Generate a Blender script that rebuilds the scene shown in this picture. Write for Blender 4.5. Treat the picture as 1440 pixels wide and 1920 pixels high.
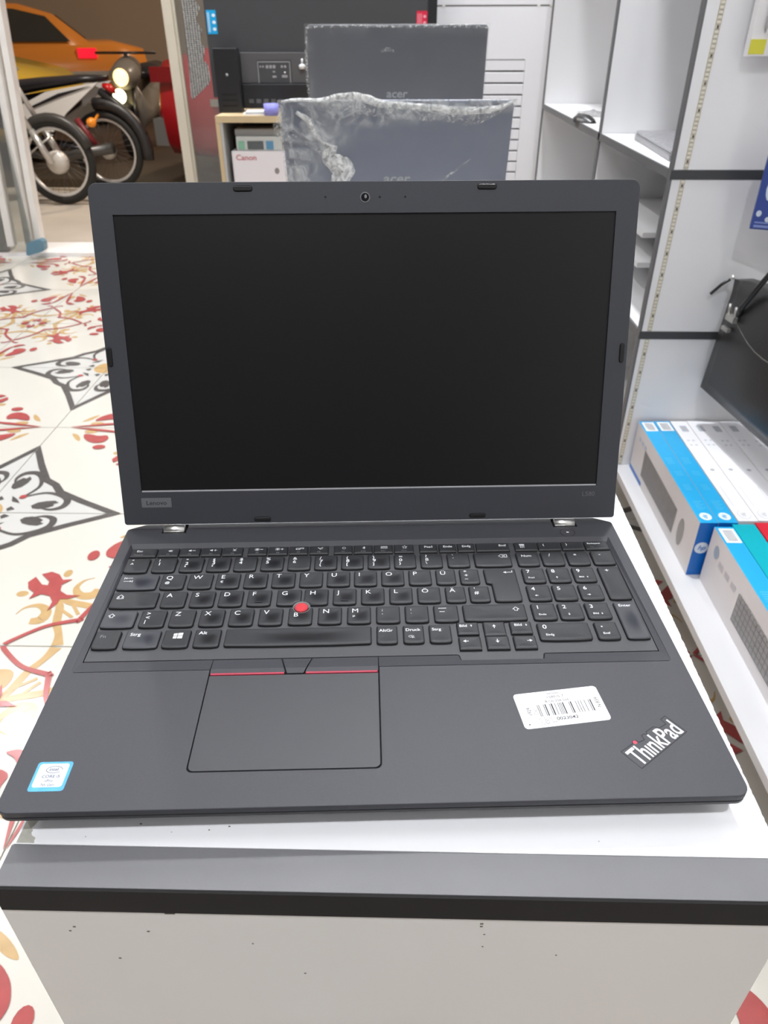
import bpy, bmesh, math, random
from mathutils import Vector, Matrix
for o in list(bpy.data.objects): bpy.data.objects.remove(o)
sc = bpy.context.scene
COL = sc.collection
R = math.radians
random.seed(7)

# ------------------------------------------------------------------ camera
pitch, yaw, roll = 0.5833, -0.0239 + 0.0471239, 0.0027
cp, sp, cy, sy, cr, sr = math.cos(pitch), math.sin(pitch), math.cos(yaw), math.sin(yaw), math.cos(roll), math.sin(roll)
M3 = Matrix(((cy, -sy, 0), (sy, cy, 0), (0, 0, 1))) @ Matrix(((1, 0, 0), (0, cp, sp), (0, -sp, cp))) @ Matrix(((cr, 0, sr), (0, 1, 0), (-sr, 0, cr)))
right, fwd, up = M3.col[0], M3.col[1], M3.col[2]
cam_d = bpy.data.cameras.new('camera')
cam = bpy.data.objects.new('camera', cam_d); COL.objects.link(cam)
cam.matrix_world = Matrix(((right[0], up[0], -fwd[0], 0.1971), (right[1], up[1], -fwd[1], -0.2117), (right[2], up[2], -fwd[2], 1.0691), (0, 0, 0, 1)))
cam_d.sensor_fit = 'VERTICAL'; cam_d.sensor_height = 36; cam_d.sensor_width = 27
cam_d.lens = 1365 / 1920 * 36
cam_d.clip_start = 0.02; cam_d.clip_end = 100
cam_d.dof.use_dof = True; cam_d.dof.focus_distance = 0.47; cam_d.dof.aperture_fstop = 17.0
sc.camera = cam

# ------------------------------------------------------------------ world, lights, exposure
sc.view_settings.view_transform = 'Standard'; sc.view_settings.look = 'None'
sc.view_settings.gamma = 1.0; sc.view_settings.use_curve_mapping = False
sc.view_settings.exposure = 0.1
w = bpy.data.worlds.new('night'); sc.world = w; w.use_nodes = True
w.node_tree.nodes['Background'].inputs[0].default_value = (0.30, 0.22, 0.15, 1)
w.node_tree.nodes['Background'].inputs[1].default_value = 0.55
def area_light(name, loc, size, power, color=(1, 1, 1), rot=(0, 0, 0), shape='DISK', size_y=None, parent=None, spread=180):
    l = bpy.data.lights.new(name, 'AREA'); l.shape = shape; l.size = size
    if size_y: l.size_y = size_y
    l.spread = R(spread)
    l.energy = power; l.color = color
    o = bpy.data.objects.new(name, l); COL.objects.link(o); o.location = loc; o.rotation_euler = rot
    if parent: o.parent = parent
    return o
SPOTS = [(0.54, 1.26), (-0.95, 1.26), (-0.95, 3.05), (0.54, 3.05), (0.54, -0.75), (-0.95, -0.75), (-2.3, 1.26), (-2.3, 3.05)]
CEIL = 2.85
SPOTL = ['above the wrapped laptops by the shelves', 'above the open floor left of the wrapped laptops', 'in front of the doorway', 'above the standing air conditioner', 'behind the photographer on the shelf side', 'behind the photographer on the left', 'farthest left beside the open laptop', 'farthest left beside the door']
SPOT_W, PANEL_W = 14.5, 9.0

# ------------------------------------------------------------------ materials
MATS = {}
def mat(name, color, rough=0.5, metal=0.0, emit=None, estr=0, bump=0, bscale=300, vary=0, vscale=8, spec=0.5, coat=0, alpha=None, trans=0, sheen=0):
    if name in MATS: return MATS[name]
    m = bpy.data.materials.new(name); m.use_nodes = True
    nt = m.node_tree; b = nt.nodes['Principled BSDF']
    b.inputs['Base Color'].default_value = (*color, 1); b.inputs['Roughness'].default_value = rough
    b.inputs['Metallic'].default_value = metal; b.inputs['Specular IOR Level'].default_value = spec
    b.inputs['Coat Weight'].default_value = coat
    if trans: b.inputs['Transmission Weight'].default_value = trans
    if alpha is not None: b.inputs['Alpha'].default_value = alpha
    if emit:
        b.inputs['Emission Color'].default_value = (*emit, 1); b.inputs['Emission Strength'].default_value = estr
    if bump or vary:
        tc = nt.nodes.new('ShaderNodeTexCoord')
    if vary:
        n = nt.nodes.new('ShaderNodeTexNoise'); n.inputs['Scale'].default_value = vscale; n.inputs['Detail'].default_value = 5
        nt.links.new(tc.outputs['Object'], n.inputs['Vector'])
        mx = nt.nodes.new('ShaderNodeMix'); mx.data_type = 'RGBA'
        mx.inputs[6].default_value = (*[c * (1 - vary) for c in color], 1); mx.inputs[7].default_value = (*[min(1, c * (1 + vary)) for c in color], 1)
        nt.links.new(n.outputs[0], mx.inputs[0]); nt.links.new(mx.outputs[2], b.inputs['Base Color'])
    if bump:
        n = nt.nodes.new('ShaderNodeTexNoise'); n.inputs['Scale'].default_value = bscale; n.inputs['Detail'].default_value = 3
        nt.links.new(tc.outputs['Object'], n.inputs['Vector'])
        bp = nt.nodes.new('ShaderNodeBump'); bp.inputs['Strength'].default_value = bump; bp.inputs['Distance'].default_value = 0.001
        nt.links.new(n.outputs[0], bp.inputs['Height']); nt.links.new(bp.outputs[0], b.inputs['Normal'])
    MATS[name] = m; return m
def lin(r, g, b):
    f = lambda c: (c / 255 / 12.92) if c <= 10 else ((c / 255 + 0.055) / 1.055) ** 2.4
    return (f(r), f(g), f(b))

DECK = mat('deck_plastic', (0.042, 0.043, 0.051), 0.5, bump=0.12, bscale=2200, vary=0.16, vscale=1300)
FRAME = mat('keyboard_frame_plastic', (0.056, 0.057, 0.062), 0.5, bump=0.15, bscale=1500)
KEYM = mat('key_plastic', (0.020, 0.021, 0.024), 0.5, bump=0.1, bscale=1500)
def worn_key(name, dark, light, r0, r1):
    m = bpy.data.materials.new(name); m.use_nodes = True; nt = m.node_tree; b = nt.nodes['Principled BSDF']
    tc = nt.nodes.new('ShaderNodeTexCoord'); mp = nt.nodes.new('ShaderNodeMapping')
    mp.inputs['Location'].default_value = (-0.55, -0.55, -0.9); mp.inputs['Scale'].default_value = (1.9, 1.9, 0)
    mp.vector_type = 'TEXTURE' if False else 'POINT'
    sub = nt.nodes.new('ShaderNodeVectorMath'); sub.operation = 'SUBTRACT'; sub.inputs[1].default_value = (0.56, 0.5, 0.5)
    mul = nt.nodes.new('ShaderNodeVectorMath'); mul.operation = 'MULTIPLY'; mul.inputs[1].default_value = (1, 1.1, 0)
    ln = nt.nodes.new('ShaderNodeVectorMath'); ln.operation = 'LENGTH'
    nt.nodes.remove(mp)
    nt.links.new(tc.outputs['Generated'], sub.inputs[0]); nt.links.new(sub.outputs[0], mul.inputs[0]); nt.links.new(mul.outputs[0], ln.inputs[0])
    rp = nt.nodes.new('ShaderNodeMapRange'); rp.interpolation_type = 'SMOOTHSTEP'; rp.inputs[1].default_value = 0.1; rp.inputs[2].default_value = 0.48
    nt.links.new(ln.outputs['Value'], rp.inputs[0])
    mx = nt.nodes.new('ShaderNodeMix'); mx.data_type = 'RGBA'; mx.inputs[6].default_value = (*dark, 1); mx.inputs[7].default_value = (*light, 1)
    nt.links.new(rp.outputs[0], mx.inputs[0]); nt.links.new(mx.outputs[2], b.inputs['Base Color'])
    mr = nt.nodes.new('ShaderNodeMapRange'); mr.inputs[3].default_value = r0; mr.inputs[4].default_value = r1
    nt.links.new(rp.outputs[0], mr.inputs[0]); nt.links.new(mr.outputs[0], b.inputs['Roughness'])
    return m
KEYW = worn_key('worn_key_plastic', (0.004, 0.004, 0.006), (0.020, 0.021, 0.024), 0.34, 0.5)
KEYG = worn_key('greasy_key_plastic', (0.016, 0.018, 0.028), (0.045, 0.047, 0.056), 0.3, 0.5)
LEG = mat('legend_white', (0.72, 0.74, 0.76), 0.6)
LEGD = mat('legend_grey', (0.20, 0.20, 0.21), 0.6)
SIDE = mat('key_side_black', (0.008, 0.008, 0.009), 0.45)
BLACK = mat('black_gap', (0.003, 0.003, 0.003), 0.8)
BODYG = mat('case_grey', (0.045, 0.045, 0.05), 0.45, bump=0.1, bscale=900)
BEZ = mat('bezel_plastic', (0.040, 0.042, 0.050), 0.5, bump=0.06, bscale=1800, vary=0.1, vscale=900)
SCR = mat('screen_matte', (0.0015, 0.0015, 0.0022), 0.36, spec=0.6)
RUB = mat('rubber_black', (0.012, 0.012, 0.013), 0.35)
REDP = mat('red_stripe', lin(170, 55, 75), 0.5)
NUBR = mat('nub_red', lin(205, 60, 68), 0.7, bump=0.8, bscale=1500)
SILV = mat('silver_metal', (0.78, 0.78, 0.76), 0.3, 0.9)
PAPER = mat('label_paper', (0.86, 0.87, 0.90), 0.6)
INK = mat('ink_black', (0.02, 0.02, 0.025), 0.7)
WHITE = mat('white_laminate', (0.86, 0.86, 0.87), 0.35, vary=0.015, vscale=12)
COUNTW = mat('counter_white', (0.83, 0.83, 0.85), 0.3, vary=0.015, vscale=20)
STRIPG = mat('strip_grey', (0.15, 0.15, 0.158), 0.38, bump=0.2, bscale=2400, vary=0.08, vscale=25)
BANDK = mat('band_black', (0.012, 0.011, 0.011), 0.65, vary=0.2, vscale=60, spec=0.2)
FRONTP = mat('front_panel_white', (0.72, 0.695, 0.66), 0.4, vary=0.03, vscale=9)
EDGEG = mat('shelf_edge_grey', (0.13, 0.13, 0.135), 0.5)
BANDD = mat('shelf_band_dark', (0.045, 0.047, 0.05), 0.5)
SHELFW = mat('shelf_white', (0.76, 0.76, 0.77), 0.4, vary=0.01, vscale=6)
TILEW = mat('tile_cream', (0.645, 0.615, 0.55), 0.2, vary=0.03, vscale=6, coat=0.2)
TILEG = mat('tile_grey', (0.58, 0.57, 0.54), 0.16, vary=0.03, vscale=6)
TRED = mat('tile_red', lin(170, 80, 78), 0.2, vary=0.18, vscale=40)
TYEL = mat('tile_yellow', lin(190, 158, 110), 0.2, vary=0.15, vscale=40)
TBLK = mat('tile_charcoal', lin(88, 84, 82), 0.2, vary=0.3, vscale=45)
GROUT = mat('grout', (0.5, 0.49, 0.46), 0.9)
WALL = mat('wall_paint', (0.80, 0.79, 0.77), 0.8)
WALLD = mat('wall_shelving_dark', (0.22, 0.21, 0.21), 0.8, vary=0.5, vscale=4)

# ------------------------------------------------------------------ mesh helpers (millimetres unless said)
U = 0.001
def link(name, me, parent=None, loc=None, label=None):
    o = bpy.data.objects.new(name, me); COL.objects.link(o)
    if parent: o.parent = parent
    if loc: o.location = loc
    if label: o['label'] = label
    return o
def mesh(name, V, F, mats, idx=None, smooth=False, scale=1.0):
    me = bpy.data.meshes.new(name); me.from_pydata([(v[0] * scale, v[1] * scale, v[2] * scale) for v in V], [], F)
    if not isinstance(mats, (list, tuple)): mats = [mats]
    for m in mats: me.materials.append(m)
    if idx: me.polygons.foreach_set('material_index', idx)
    if smooth: me.polygons.foreach_set('use_smooth', [True] * len(me.polygons))
    me.update(); return me
class MB:
    """collects shapes in metres and links them as ONE mesh object"""
    def __init__(s): s.V = []; s.F = []; s.I = []; s.S = []
    def add(s, V, F, mi=0, sm=False, T=None):
        b = len(s.V)
        for v in V:
            v = Vector(v)
            if T: v = T @ v
            s.V.append(tuple(v))
        for f in F: s.F.append(tuple(b + i for i in f)); s.I.append(mi); s.S.append(sm)
    def box(s, x0, x1, y0, y1, z0, z1, mi=0, T=None):
        V = [(x0, y0, z0), (x1, y0, z0), (x1, y1, z0), (x0, y1, z0), (x0, y0, z1), (x1, y0, z1), (x1, y1, z1), (x0, y1, z1)]
        s.add(V, [(0, 3, 2, 1), (4, 5, 6, 7), (0, 1, 5, 4), (1, 2, 6, 5), (2, 3, 7, 6), (3, 0, 4, 7)], mi, False, T); return s
    def tube(s, pts, r, n=10, mi=0, closed=False):
        pts = [Vector(p) for p in pts]; N = len(pts); rs = r if isinstance(r, (list, tuple)) else [r] * N
        V = []; prev = None
        for i, p in enumerate(pts):
            if closed: d = pts[(i + 1) % N] - pts[i - 1]
            else: d = pts[min(i + 1, N - 1)] - pts[max(i - 1, 0)]
            d.normalize()
            a = prev if prev else (Vector((0, 0, 1)) if abs(d.z) < 0.9 else Vector((1, 0, 0)))
            u = (a - d * a.dot(d)).normalized(); prev = u; v = d.cross(u)
            for k in range(n):
                t = 2 * math.pi * k / n; V.append(p + (u * math.cos(t) + v * math.sin(t)) * rs[i])
        F = []
        for i in range(N if closed else N - 1):
            j = (i + 1) % N
            for k in range(n): F.append((i * n + k, i * n + (k + 1) % n, j * n + (k + 1) % n, j * n + k))
        if not closed: F += [tuple(range(n - 1, -1, -1)), tuple((N - 1) * n + k for k in range(n))]
        s.add(V, F, mi, True); return s
    def lathe(s, prof, c, axis='Z', n=24, mi=0):
        V = []; F = []; m = len(prof)
        for k in range(n):
            t = 2 * math.pi * k / n
            for (r, h) in prof:
                p = (r * math.cos(t), r * math.sin(t), h)
                if axis == 'Y': p = (p[0], p[2], p[1])
                if axis == 'X': p = (p[2], p[0], p[1])
                V.append((p[0] + c[0], p[1] + c[1], p[2] + c[2]))
        for k in range(n):
            k2 = (k + 1) % n
            for i in range(m - 1): F.append((k * m + i, k2 * m + i, k2 * m + i + 1, k * m + i + 1))
        s.add(V, F, mi, True); return s
    def build(s, name, mats, parent=None, loc=None, label=None, fix=True):
        me = mesh(name, s.V, s.F, mats, s.I); me.polygons.foreach_set('use_smooth', s.S)
        if fix:
            bm = bmesh.new(); bm.from_mesh(me); bmesh.ops.recalc_face_normals(bm, faces=bm.faces); bm.to_mesh(me); bm.free()
        return link(name, me, parent, loc, label)
def tag(o, label=None, cat=None, group=None, kind=None):
    if label: o['label'] = label
    if cat: o['category'] = cat
    if group: o['group'] = group
    if kind: o['kind'] = kind
    return o
def thing(name, label, cat, loc=(0, 0, 0), rz=0, group=None):
    o = bpy.data.objects.new(name, None); COL.objects.link(o); o.empty_display_size = 0.05
    o.location = loc; o.rotation_euler = (0, 0, rz); tag(o, label, cat, group); return o
def struct(name, o_mb, mats, parent=None):
    o = o_mb.build(name, mats, parent)
    if not parent: o['kind'] = 'structure'
    return o
def box_obj(name, x0, x1, y0, y1, z0, z1, m, parent=None, label=None, bev=0.0):
    b = MB(); b.box(x0, x1, y0, y1, z0, z1); o = b.build(name, m, parent, None, label)
    if bev:
        bm = bmesh.new(); bm.from_mesh(o.data); bmesh.ops.bevel(bm, geom=bm.edges[:], offset=bev, segments=2, affect='EDGES', profile=0.5); bm.to_mesh(o.data); bm.free()
    return o
def rpoly(pts, seg=5, inset=0.0):
    """pts: CCW list of (x, y, radius); inward mitre offset, then rounded corners"""
    n = len(pts); out = []; P = []
    for i in range(n):
        a = Vector(pts[i - 1][:2]); b = Vector(pts[i][:2]); c = Vector(pts[(i + 1) % n][:2])
        d1 = (b - a).normalized(); d2 = (c - b).normalized()
        n1 = Vector((-d1.y, d1.x)); n2 = Vector((-d2.y, d2.x)); bi = n1 + n2
        k = 1 + n1.dot(n2)
        P.append(b + bi * (inset / max(k, 0.3)))
    for i in range(n):
        r = pts[i][2]
        if r <= 0: out.append((P[i].x, P[i].y)); continue
        a, b, c = P[i - 1], P[i], P[(i + 1) % n]
        d1 = (a - b).normalized(); d2 = (c - b).normalized()
        ang = math.acos(max(-1, min(1, d1.dot(d2)))); cross = (b - a).x * (c - b).y - (b - a).y * (c - b).x
        rr = max(min(0.15, r * 0.2) if r < 0.1 else 0.15, r - inset) if cross > 0 else r + inset
        t = rr / math.tan(ang / 2); t = min(t, (a - b).length * 0.48, (c - b).length * 0.48); rr = t * math.tan(ang / 2)
        p1 = b + d1 * t; p2 = b + d2 * t; cen = b + (d1 + d2).normalized() * (rr / math.sin(ang / 2))
        a1 = math.atan2(p1.y - cen.y, p1.x - cen.x); a2 = math.atan2(p2.y - cen.y, p2.x - cen.x)
        da = a2 - a1
        while da > math.pi: da -= 2 * math.pi
        while da < -math.pi: da += 2 * math.pi
        for k in range(seg + 1): out.append((cen.x + rr * math.cos(a1 + da * k / seg), cen.y + rr * math.sin(a1 + da * k / seg)))
    return out
def rect(x0, y0, x1, y1, r=0.0): return [(x0, y0, r), (x1, y0, r), (x1, y1, r), (x0, y1, r)]
def loft(loops, capA=True, capB=True):
    V = []; F = []; n = len(loops[0])
    for L in loops: V += L
    for i in range(len(loops) - 1):
        for k in range(n): F.append((i * n + k, i * n + (k + 1) % n, (i + 1) * n + (k + 1) % n, (i + 1) * n + k))
    if capA: F.append(tuple(range(n - 1, -1, -1)))
    if capB: F.append(tuple((len(loops) - 1) * n + k for k in range(n)))
    return V, F
def fill2d(outlines, extrude=0.0, bevel=0.0):
    """flat (or extruded, centred on z=0) solid from closed 2-D outlines; inner outlines are holes"""
    cu = bpy.data.curves.new('tmp', 'CURVE'); cu.dimensions = '2D'; cu.fill_mode = 'BOTH'; cu.extrude = extrude
    cu.bevel_depth = bevel; cu.offset = -bevel; cu.bevel_resolution = 2
    for L in outlines:
        s = cu.splines.new('POLY'); s.points.add(len(L) - 1); s.use_cyclic_u = True
        for i, p in enumerate(L): s.points[i].co = (p[0], p[1], 0, 1)
    return _curve_to_vf(cu)
def _curve_to_vf(cu):
    o = bpy.data.objects.new('tmp', cu); COL.objects.link(o)
    dg = bpy.context.evaluated_depsgraph_get(); me = bpy.data.meshes.new_from_object(o.evaluated_get(dg))
    V = [tuple(v.co) for v in me.vertices]; F = [tuple(p.vertices) for p in me.polygons]
    bpy.data.objects.remove(o); bpy.data.curves.remove(cu); bpy.data.meshes.remove(me); return V, F
def prism(outlines, z0, z1, bevel=0.0):
    h = (z1 - z0) / 2; V, F = fill2d(outlines, h - bevel, bevel)
    return [(v[0], v[1], v[2] + (z0 + z1) / 2) for v in V], F
_tc = {}
def text_vf(s, height, sx=1.0, bold=0.0, align='LEFT', shear=0.0):
    """2-D text, capital height = height (same units out); origin at baseline"""
    key = (s, bold, align, shear)
    if key not in _tc:
        cu = bpy.data.curves.new('tmp', 'FONT'); cu.body = s; cu.size = 1.0; cu.offset = bold; cu.align_x = align; cu.shear = shear
        cu.fill_mode = 'BOTH'; cu.resolution_u = 3
        _tc[key] = _curve_to_vf(cu)
    V, F = _tc[key]; k = height / 0.73
    return [(v[0] * k * sx, v[1] * k, 0.0) for v in V], F
def place(V, dx, dy, ang=0.0, z=0.0):
    c, s = math.cos(ang), math.sin(ang)
    return [(v[0] * c - v[1] * s + dx, v[0] * s + v[1] * c + dy, v[2] + z) for v in V]
def stroke(pts, wd, closed=False):
    """list of quads forming a polyline of width wd"""
    out = []; n = len(pts)
    for i in range(n if closed else n - 1):
        a = Vector(pts[i]); b = Vector(pts[(i + 1) % n]); d = (b - a).normalized() * wd / 2; nn = Vector((-d.y, d.x))
        a2 = a - d * 0.6; b2 = b + d * 0.6
        out.append([tuple(a2 - nn), tuple(b2 - nn), tuple(b2 + nn), tuple(a2 + nn)])
    return out
def polys_vf(polys):
    V = []; F = []
    for P in polys:
        b = len(V); V += [(p[0], p[1], 0.0) for p in P]; F.append(tuple(range(b, b + len(P))))
    return V, F
def circ(cx, cy, r, n=24, ry=None): return [(cx + r * math.cos(2 * math.pi * k / n), cy + (ry or r) * math.sin(2 * math.pi * k / n)) for k in range(n)]
def join_vf(*parts):
    V = []; F = []
    for v, f in parts:
        b = len(V); V += v; F += [tuple(i + b for i in q) for q in f]
    return V, F

# ================================================================== SETTING
# ---- floor of patterned tiles: 0.5 m squares, a star at one corner and a flower medallion at the other
floor = box_obj('floor', -3.4, 1.35, -2.6, 4.05, -0.05, -0.009, GROUT); floor['kind'] = 'structure'
def mirror(P): return [(b, a) for (a, b) in P][::-1]
def blade(pts, ws):
    """tapered brush stroke through pts with widths ws -> quads"""
    L = []; Rr = []; n = len(pts)
    for i in range(n):
        a = Vector(pts[max(0, i - 1)]); b = Vector(pts[min(n - 1, i + 1)]); d = (b - a).normalized(); nn = Vector((-d.y, d.x)) * ws[i] / 2
        p = Vector(pts[i]); L.append(tuple(p + nn)); Rr.append(tuple(p - nn))
    return [[Rr[i], Rr[i + 1], L[i + 1], L[i]] for i in range(n - 1)]
def cr(pts, k=5):
    """catmull-rom densify"""
    out = []; n = len(pts); P = [Vector(p) for p in pts]
    for i in range(n - 1):
        p0 = P[max(0, i - 1)]; p1 = P[i]; p2 = P[i + 1]; p3 = P[min(n - 1, i + 2)]
        for j in range(k):
            t = j / k
            out.append(tuple(0.5 * ((2 * p1) + (p2 - p0) * t + (2 * p0 - 5 * p1 + 4 * p2 - p3) * t * t + (3 * p1 - p0 - 3 * p2 + p3) * t ** 3)))
    out.append(tuple(P[-1])); return out
def wd(ws, k=5):
    return [p[0] for p in cr([(w_, 0) for w_ in ws], k)]
E = 0.0015; S = 0.5 - E
pat = []   # (polygon, material index)
def chaikin(P, n=2):
    for _ in range(n):
        Q = []
        for i in range(len(P)):
            a, b_ = P[i], P[(i + 1) % len(P)]
            Q += [(a[0] * .78 + b_[0] * .22, a[1] * .78 + b_[1] * .22), (a[0] * .22 + b_[0] * .78, a[1] * .22 + b_[1] * .78)]
        P = Q
    return P
def both(polys, mi):
    for P in polys:
        if mi in (2, 4) and 6 <= len(P) <= 12: P = chaikin(P)
        pat.append((P, mi)); pat.append((mirror(P), mi))
# star: charcoal band (each half) and grey inside
pat.append(([(E, E), (0.335, E), (0.243, 0.05), (0.16, 0.10), (0.135, 0.135), (0.10, 0.16), (0.05, 0.243), (E, 0.335)], 5))
both([[(0.335, E), (0.375, E), (0.262, 0.062), (0.178, 0.112), (0.150, 0.150), (0.135, 0.135), (0.16, 0.10), (0.243, 0.05)]], 3)
both(blade(cr([(0.070, 0.070), (0.088, 0.083), (0.134, 0.100), (0.180, 0.086), (0.207, 0.062), (0.205, 0.030), (0.178, 0.016), (0.150, 0.022)]), wd([0.008, 0.008, 0.010, 0.014, 0.019, 0.018, 0.010, 0.004])), 3)
both([[(0.118, 0.034), (0.130, 0.050), (0.152, 0.058), (0.174, 0.060), (0.188, 0.050), (0.176, 0.044), (0.180, 0.034), (0.165, 0.024), (0.145, 0.018), (0.126, 0.022)]], 3)
both([[(0.052, 0.060), (0.066, 0.052), (0.082, 0.046), (0.070, 0.062), (0.060, 0.070)]], 3)
pat.append((circ(0.078, 0.078, 0.010, 12), 4))
pat.append(([(E, E)] + [(max(E, 0.052 * math.cos(a)), max(E, 0.052 * math.sin(a))) for a in [i * math.pi / 2 / 8 for i in range(9)]], 2))
both([[(E + 0.006, 0.064), (0.018, 0.058), (0.030, 0.066), (0.016, 0.082)]], 3)
both([[(0.108, 0.455), (0.116, 0.428), (0.138, 0.404), (0.166, 0.392), (0.190, 0.399), (0.198, 0.425), (0.186, 0.447), (0.160, 0.440), (0.135, 0.450)]], 4)
both([circ(0.186, 0.368, 0.020, 14, 0.014)], 4)
both([[(0.066, 0.462), (0.080, 0.436), (0.098, 0.414), (0.112, 0.404), (0.108, 0.424), (0.092, 0.450)]], 2)
# medallion in the corner (.5,.5)
both([[(0.272, 0.268), (0.262, 0.280), (0.262, 0.296), (0.270, 0.314), (0.282, 0.326), (0.280, 0.348), (0.292, 0.338), (0.306, 0.334), (0.322, 0.340), (0.334, 0.356), (0.338, 0.384), (0.350, 0.366), (0.350, 0.344), (0.340, 0.322), (0.322, 0.306), (0.302, 0.300), (0.288, 0.290), (0.278, 0.278)]], 4) if False else None
tul = [(0.262, 0.272), (0.252, 0.292), (0.262, 0.314), (0.282, 0.330), (0.279, 0.352), (0.300, 0.334), (0.322, 0.340), (0.336, 0.360), (0.337, 0.392), (0.350, 0.366), (0.350, 0.342), (0.334, 0.318), (0.312, 0.304), (0.288, 0.300)]
both([tul], 4)
both([circ(0.256, 0.332, 0.014, 14, 0.010)], 2)
both(blade(cr([(0.272, 0.402), (0.283, 0.380), (0.310, 0.372), (0.335, 0.390), (0.334, 0.418), (0.312, 0.424)]), wd([0.002, 0.006, 0.014, 0.022, 0.026, 0.018])), 2)
both(blade(cr([(0.345, 0.350), (0.360, 0.378), (0.372, 0.425), (0.392, 0.465), (0.402, S)]), wd([0.012, 0.018, 0.018, 0.016, 0.026])), 2)
both(blade(cr([(0.290, S), (0.304, 0.482), (0.356, 0.440), (0.416, 0.420), (0.424, 0.416)]), wd([0.012, 0.010, 0.010, 0.012, 0.012])), 4)
both(blade(cr([(0.335, 0.335), (0.370, 0.350), (0.410, 0.400)]), wd([0.004, 0.006, 0.008])), 2)
both([[(0.285, S), (0.262, 0.476), (0.268, 0.460), (0.252, 0.470), (0.262, 0.486), (0.272, S)]], 4)
both(blade(cr([(0.05, S), (0.10, 0.490), (0.15, 0.480), (0.20, 0.470), (0.225, 0.455)]), wd([0.002, 0.008, 0.014, 0.010, 0.003])), 4)
both([circ(0.125, 0.472, 0.022, 14, 0.012), circ(0.455, 0.472, 0.02, 14, 0.010)], 2)
both([[(0.44, S), (0.452, 0.486), (0.47, 0.482), S and (0.482, 0.49), (0.47, S)]], 4)
both([[(0.205, 0.452), (0.222, 0.438), (0.232, 0.415), (0.240, 0.440), (0.232, 0.458), (0.215, 0.464)]], 4)
tv = []; tf = []; ti = []
def clampP(P): return [(min(S, max(E, p[0])), min(S, max(E, p[1]))) for p in P]
# base slab
b_ = MB(); b_.box(E, S, E, S, -0.009, 0.0)
tv, tf, ti = list(b_.V), list(b_.F), list([0] * 6)
lay = 0
for P, mi in pat:
    P = clampP(P)
    a = sum(P[i - 1][0] * P[i][1] - P[i][0] * P[i - 1][1] for i in range(len(P)))
    if a < 0: P = P[::-1]
    zz = {5: 0.0002, 4: 0.0018, 3: 0.0010, 2: 0.0003}[mi] + lay * 2.5e-6; lay += 1
    b0 = len(tv); tv += [(p[0], p[1], zz) for p in P]; tf.append(tuple(range(b0, b0 + len(P)))); ti.append(mi)
tile_me = mesh('tile', tv, tf, [TILEW, TILEW, TYEL, TBLK, TRED, TILEG], ti)
for i in range(-2, 3):
    for j in range(-2, 4):
        sx, sy = -0.914 + i, 1.386 + j
        for q in range(4):
            cx, cyy = [(1, 1), (-1, 1), (-1, -1), (1, -1)][q]
            tx, ty = sx + cx * 0.25, sy + cyy * 0.25
            if tx < -3.3 or tx > 1.3 or ty < -1.2 or ty > 4.2: continue
            t = link('tile', tile_me, floor, (sx, sy, 0)); t.rotation_euler = (0, 0, q * math.pi / 2)

# ---- ceiling, walls
b = MB(); b.box(-3.4, 1.35, -2.6, 4.2, CEIL, CEIL + 0.1); struct('ceiling', b, WALL)
b = MB(); b.box(1.25, 1.35, -2.6, 4.2, 0, CEIL); struct('wall_right', b, WALL)
b = MB(); b.box(-3.4, -3.3, -2.6, 4.2, 0, CEIL); struct('wall_left', b, WALLD)
b = MB(); b.box(-3.3, 1.25, -2.7, -2.6, 0, CEIL); struct('wall_back', b, WALLD)
for (x, y) in SPOTS:
    t = thing('ceiling_downlight', 'round white recessed downlight in the ceiling, ' + SPOTL[SPOTS.index((x, y))], 'lamp', (x, y, CEIL), 0, 'round ceiling downlights')
    m = MB(); m.lathe([(0.055, -0.004), (0.075, -0.004), (0.075, 0.0), (0.055, 0.0)], (0, 0, 0), n=24); m.build('trim_ring', WALL, t)
    area_light('lamp', (0, 0, -0.006), 0.10, SPOT_W * {SPOTS[0]: 1.6, SPOTS[4]: 1.2, SPOTS[1]: 0.32, SPOTS[5]: 0.7, SPOTS[6]: 0.6, SPOTS[3]: 1.2, SPOTS[2]: 1.5}.get((x, y), 1.0), (0.945, 0.965, 1.0), parent=t, spread=140)
for (x, y, l_) in [(-0.2, 0.3, 'above the open laptop'), (-0.2, 2.2, 'in the middle of the shop'), (-2.0, 2.0, 'above the left of the tiled floor'), (-0.3, -1.6, 'behind the photographer')]:
    t = thing('added_ceiling_panel', 'unseen square ceiling panel, added for soft fill light, ' + l_, 'lamp', (x, y, CEIL), 0, 'added square ceiling fill panels')  # unseen panels added for soft ambient light in the shop
    box_obj('frame', -0.31, 0.31, -0.31, 0.31, -0.012, 0, WALL, t)
    area_light('lamp', (0, 0, -0.014), 0.6, PANEL_W, (0.93, 0.96, 1.0), shape='SQUARE', parent=t)

# ---- shop front: threshold, post, glass, door frame, pavement, street
MARB = mat('threshold_marble', (0.82, 0.80, 0.79), 0.25, vary=0.06, vscale=5)
b = MB(); b.box(-3.4, 1.35, 4.02, 4.27, -0.05, 0.022); struct('trim_1', b, MARB)
STEP = mat('step_stone', (0.42, 0.37, 0.33), 0.6, vary=0.12, vscale=6)
b = MB(); b.box(-3.4, 1.35, 4.27, 4.36, -0.05, 0.005); struct('trim_2', b, STEP)
PAVE = mat('pavement', (0.46, 0.41, 0.355), 0.75, vary=0.25, vscale=2.2, bump=0.4, bscale=60)
b = MB(); b.box(-9, 6, 4.36, 6.25, -0.05, -0.004); o = struct('pavement', b, PAVE); 
ROAD = mat('asphalt', (0.05, 0.036, 0.026), 0.6, vary=0.35, vscale=1.5, bump=0.5, bscale=40)
b = MB(); b.box(-16, 12, 6.25, 19, -0.10, -0.02); struct('street', b, ROAD)
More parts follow.
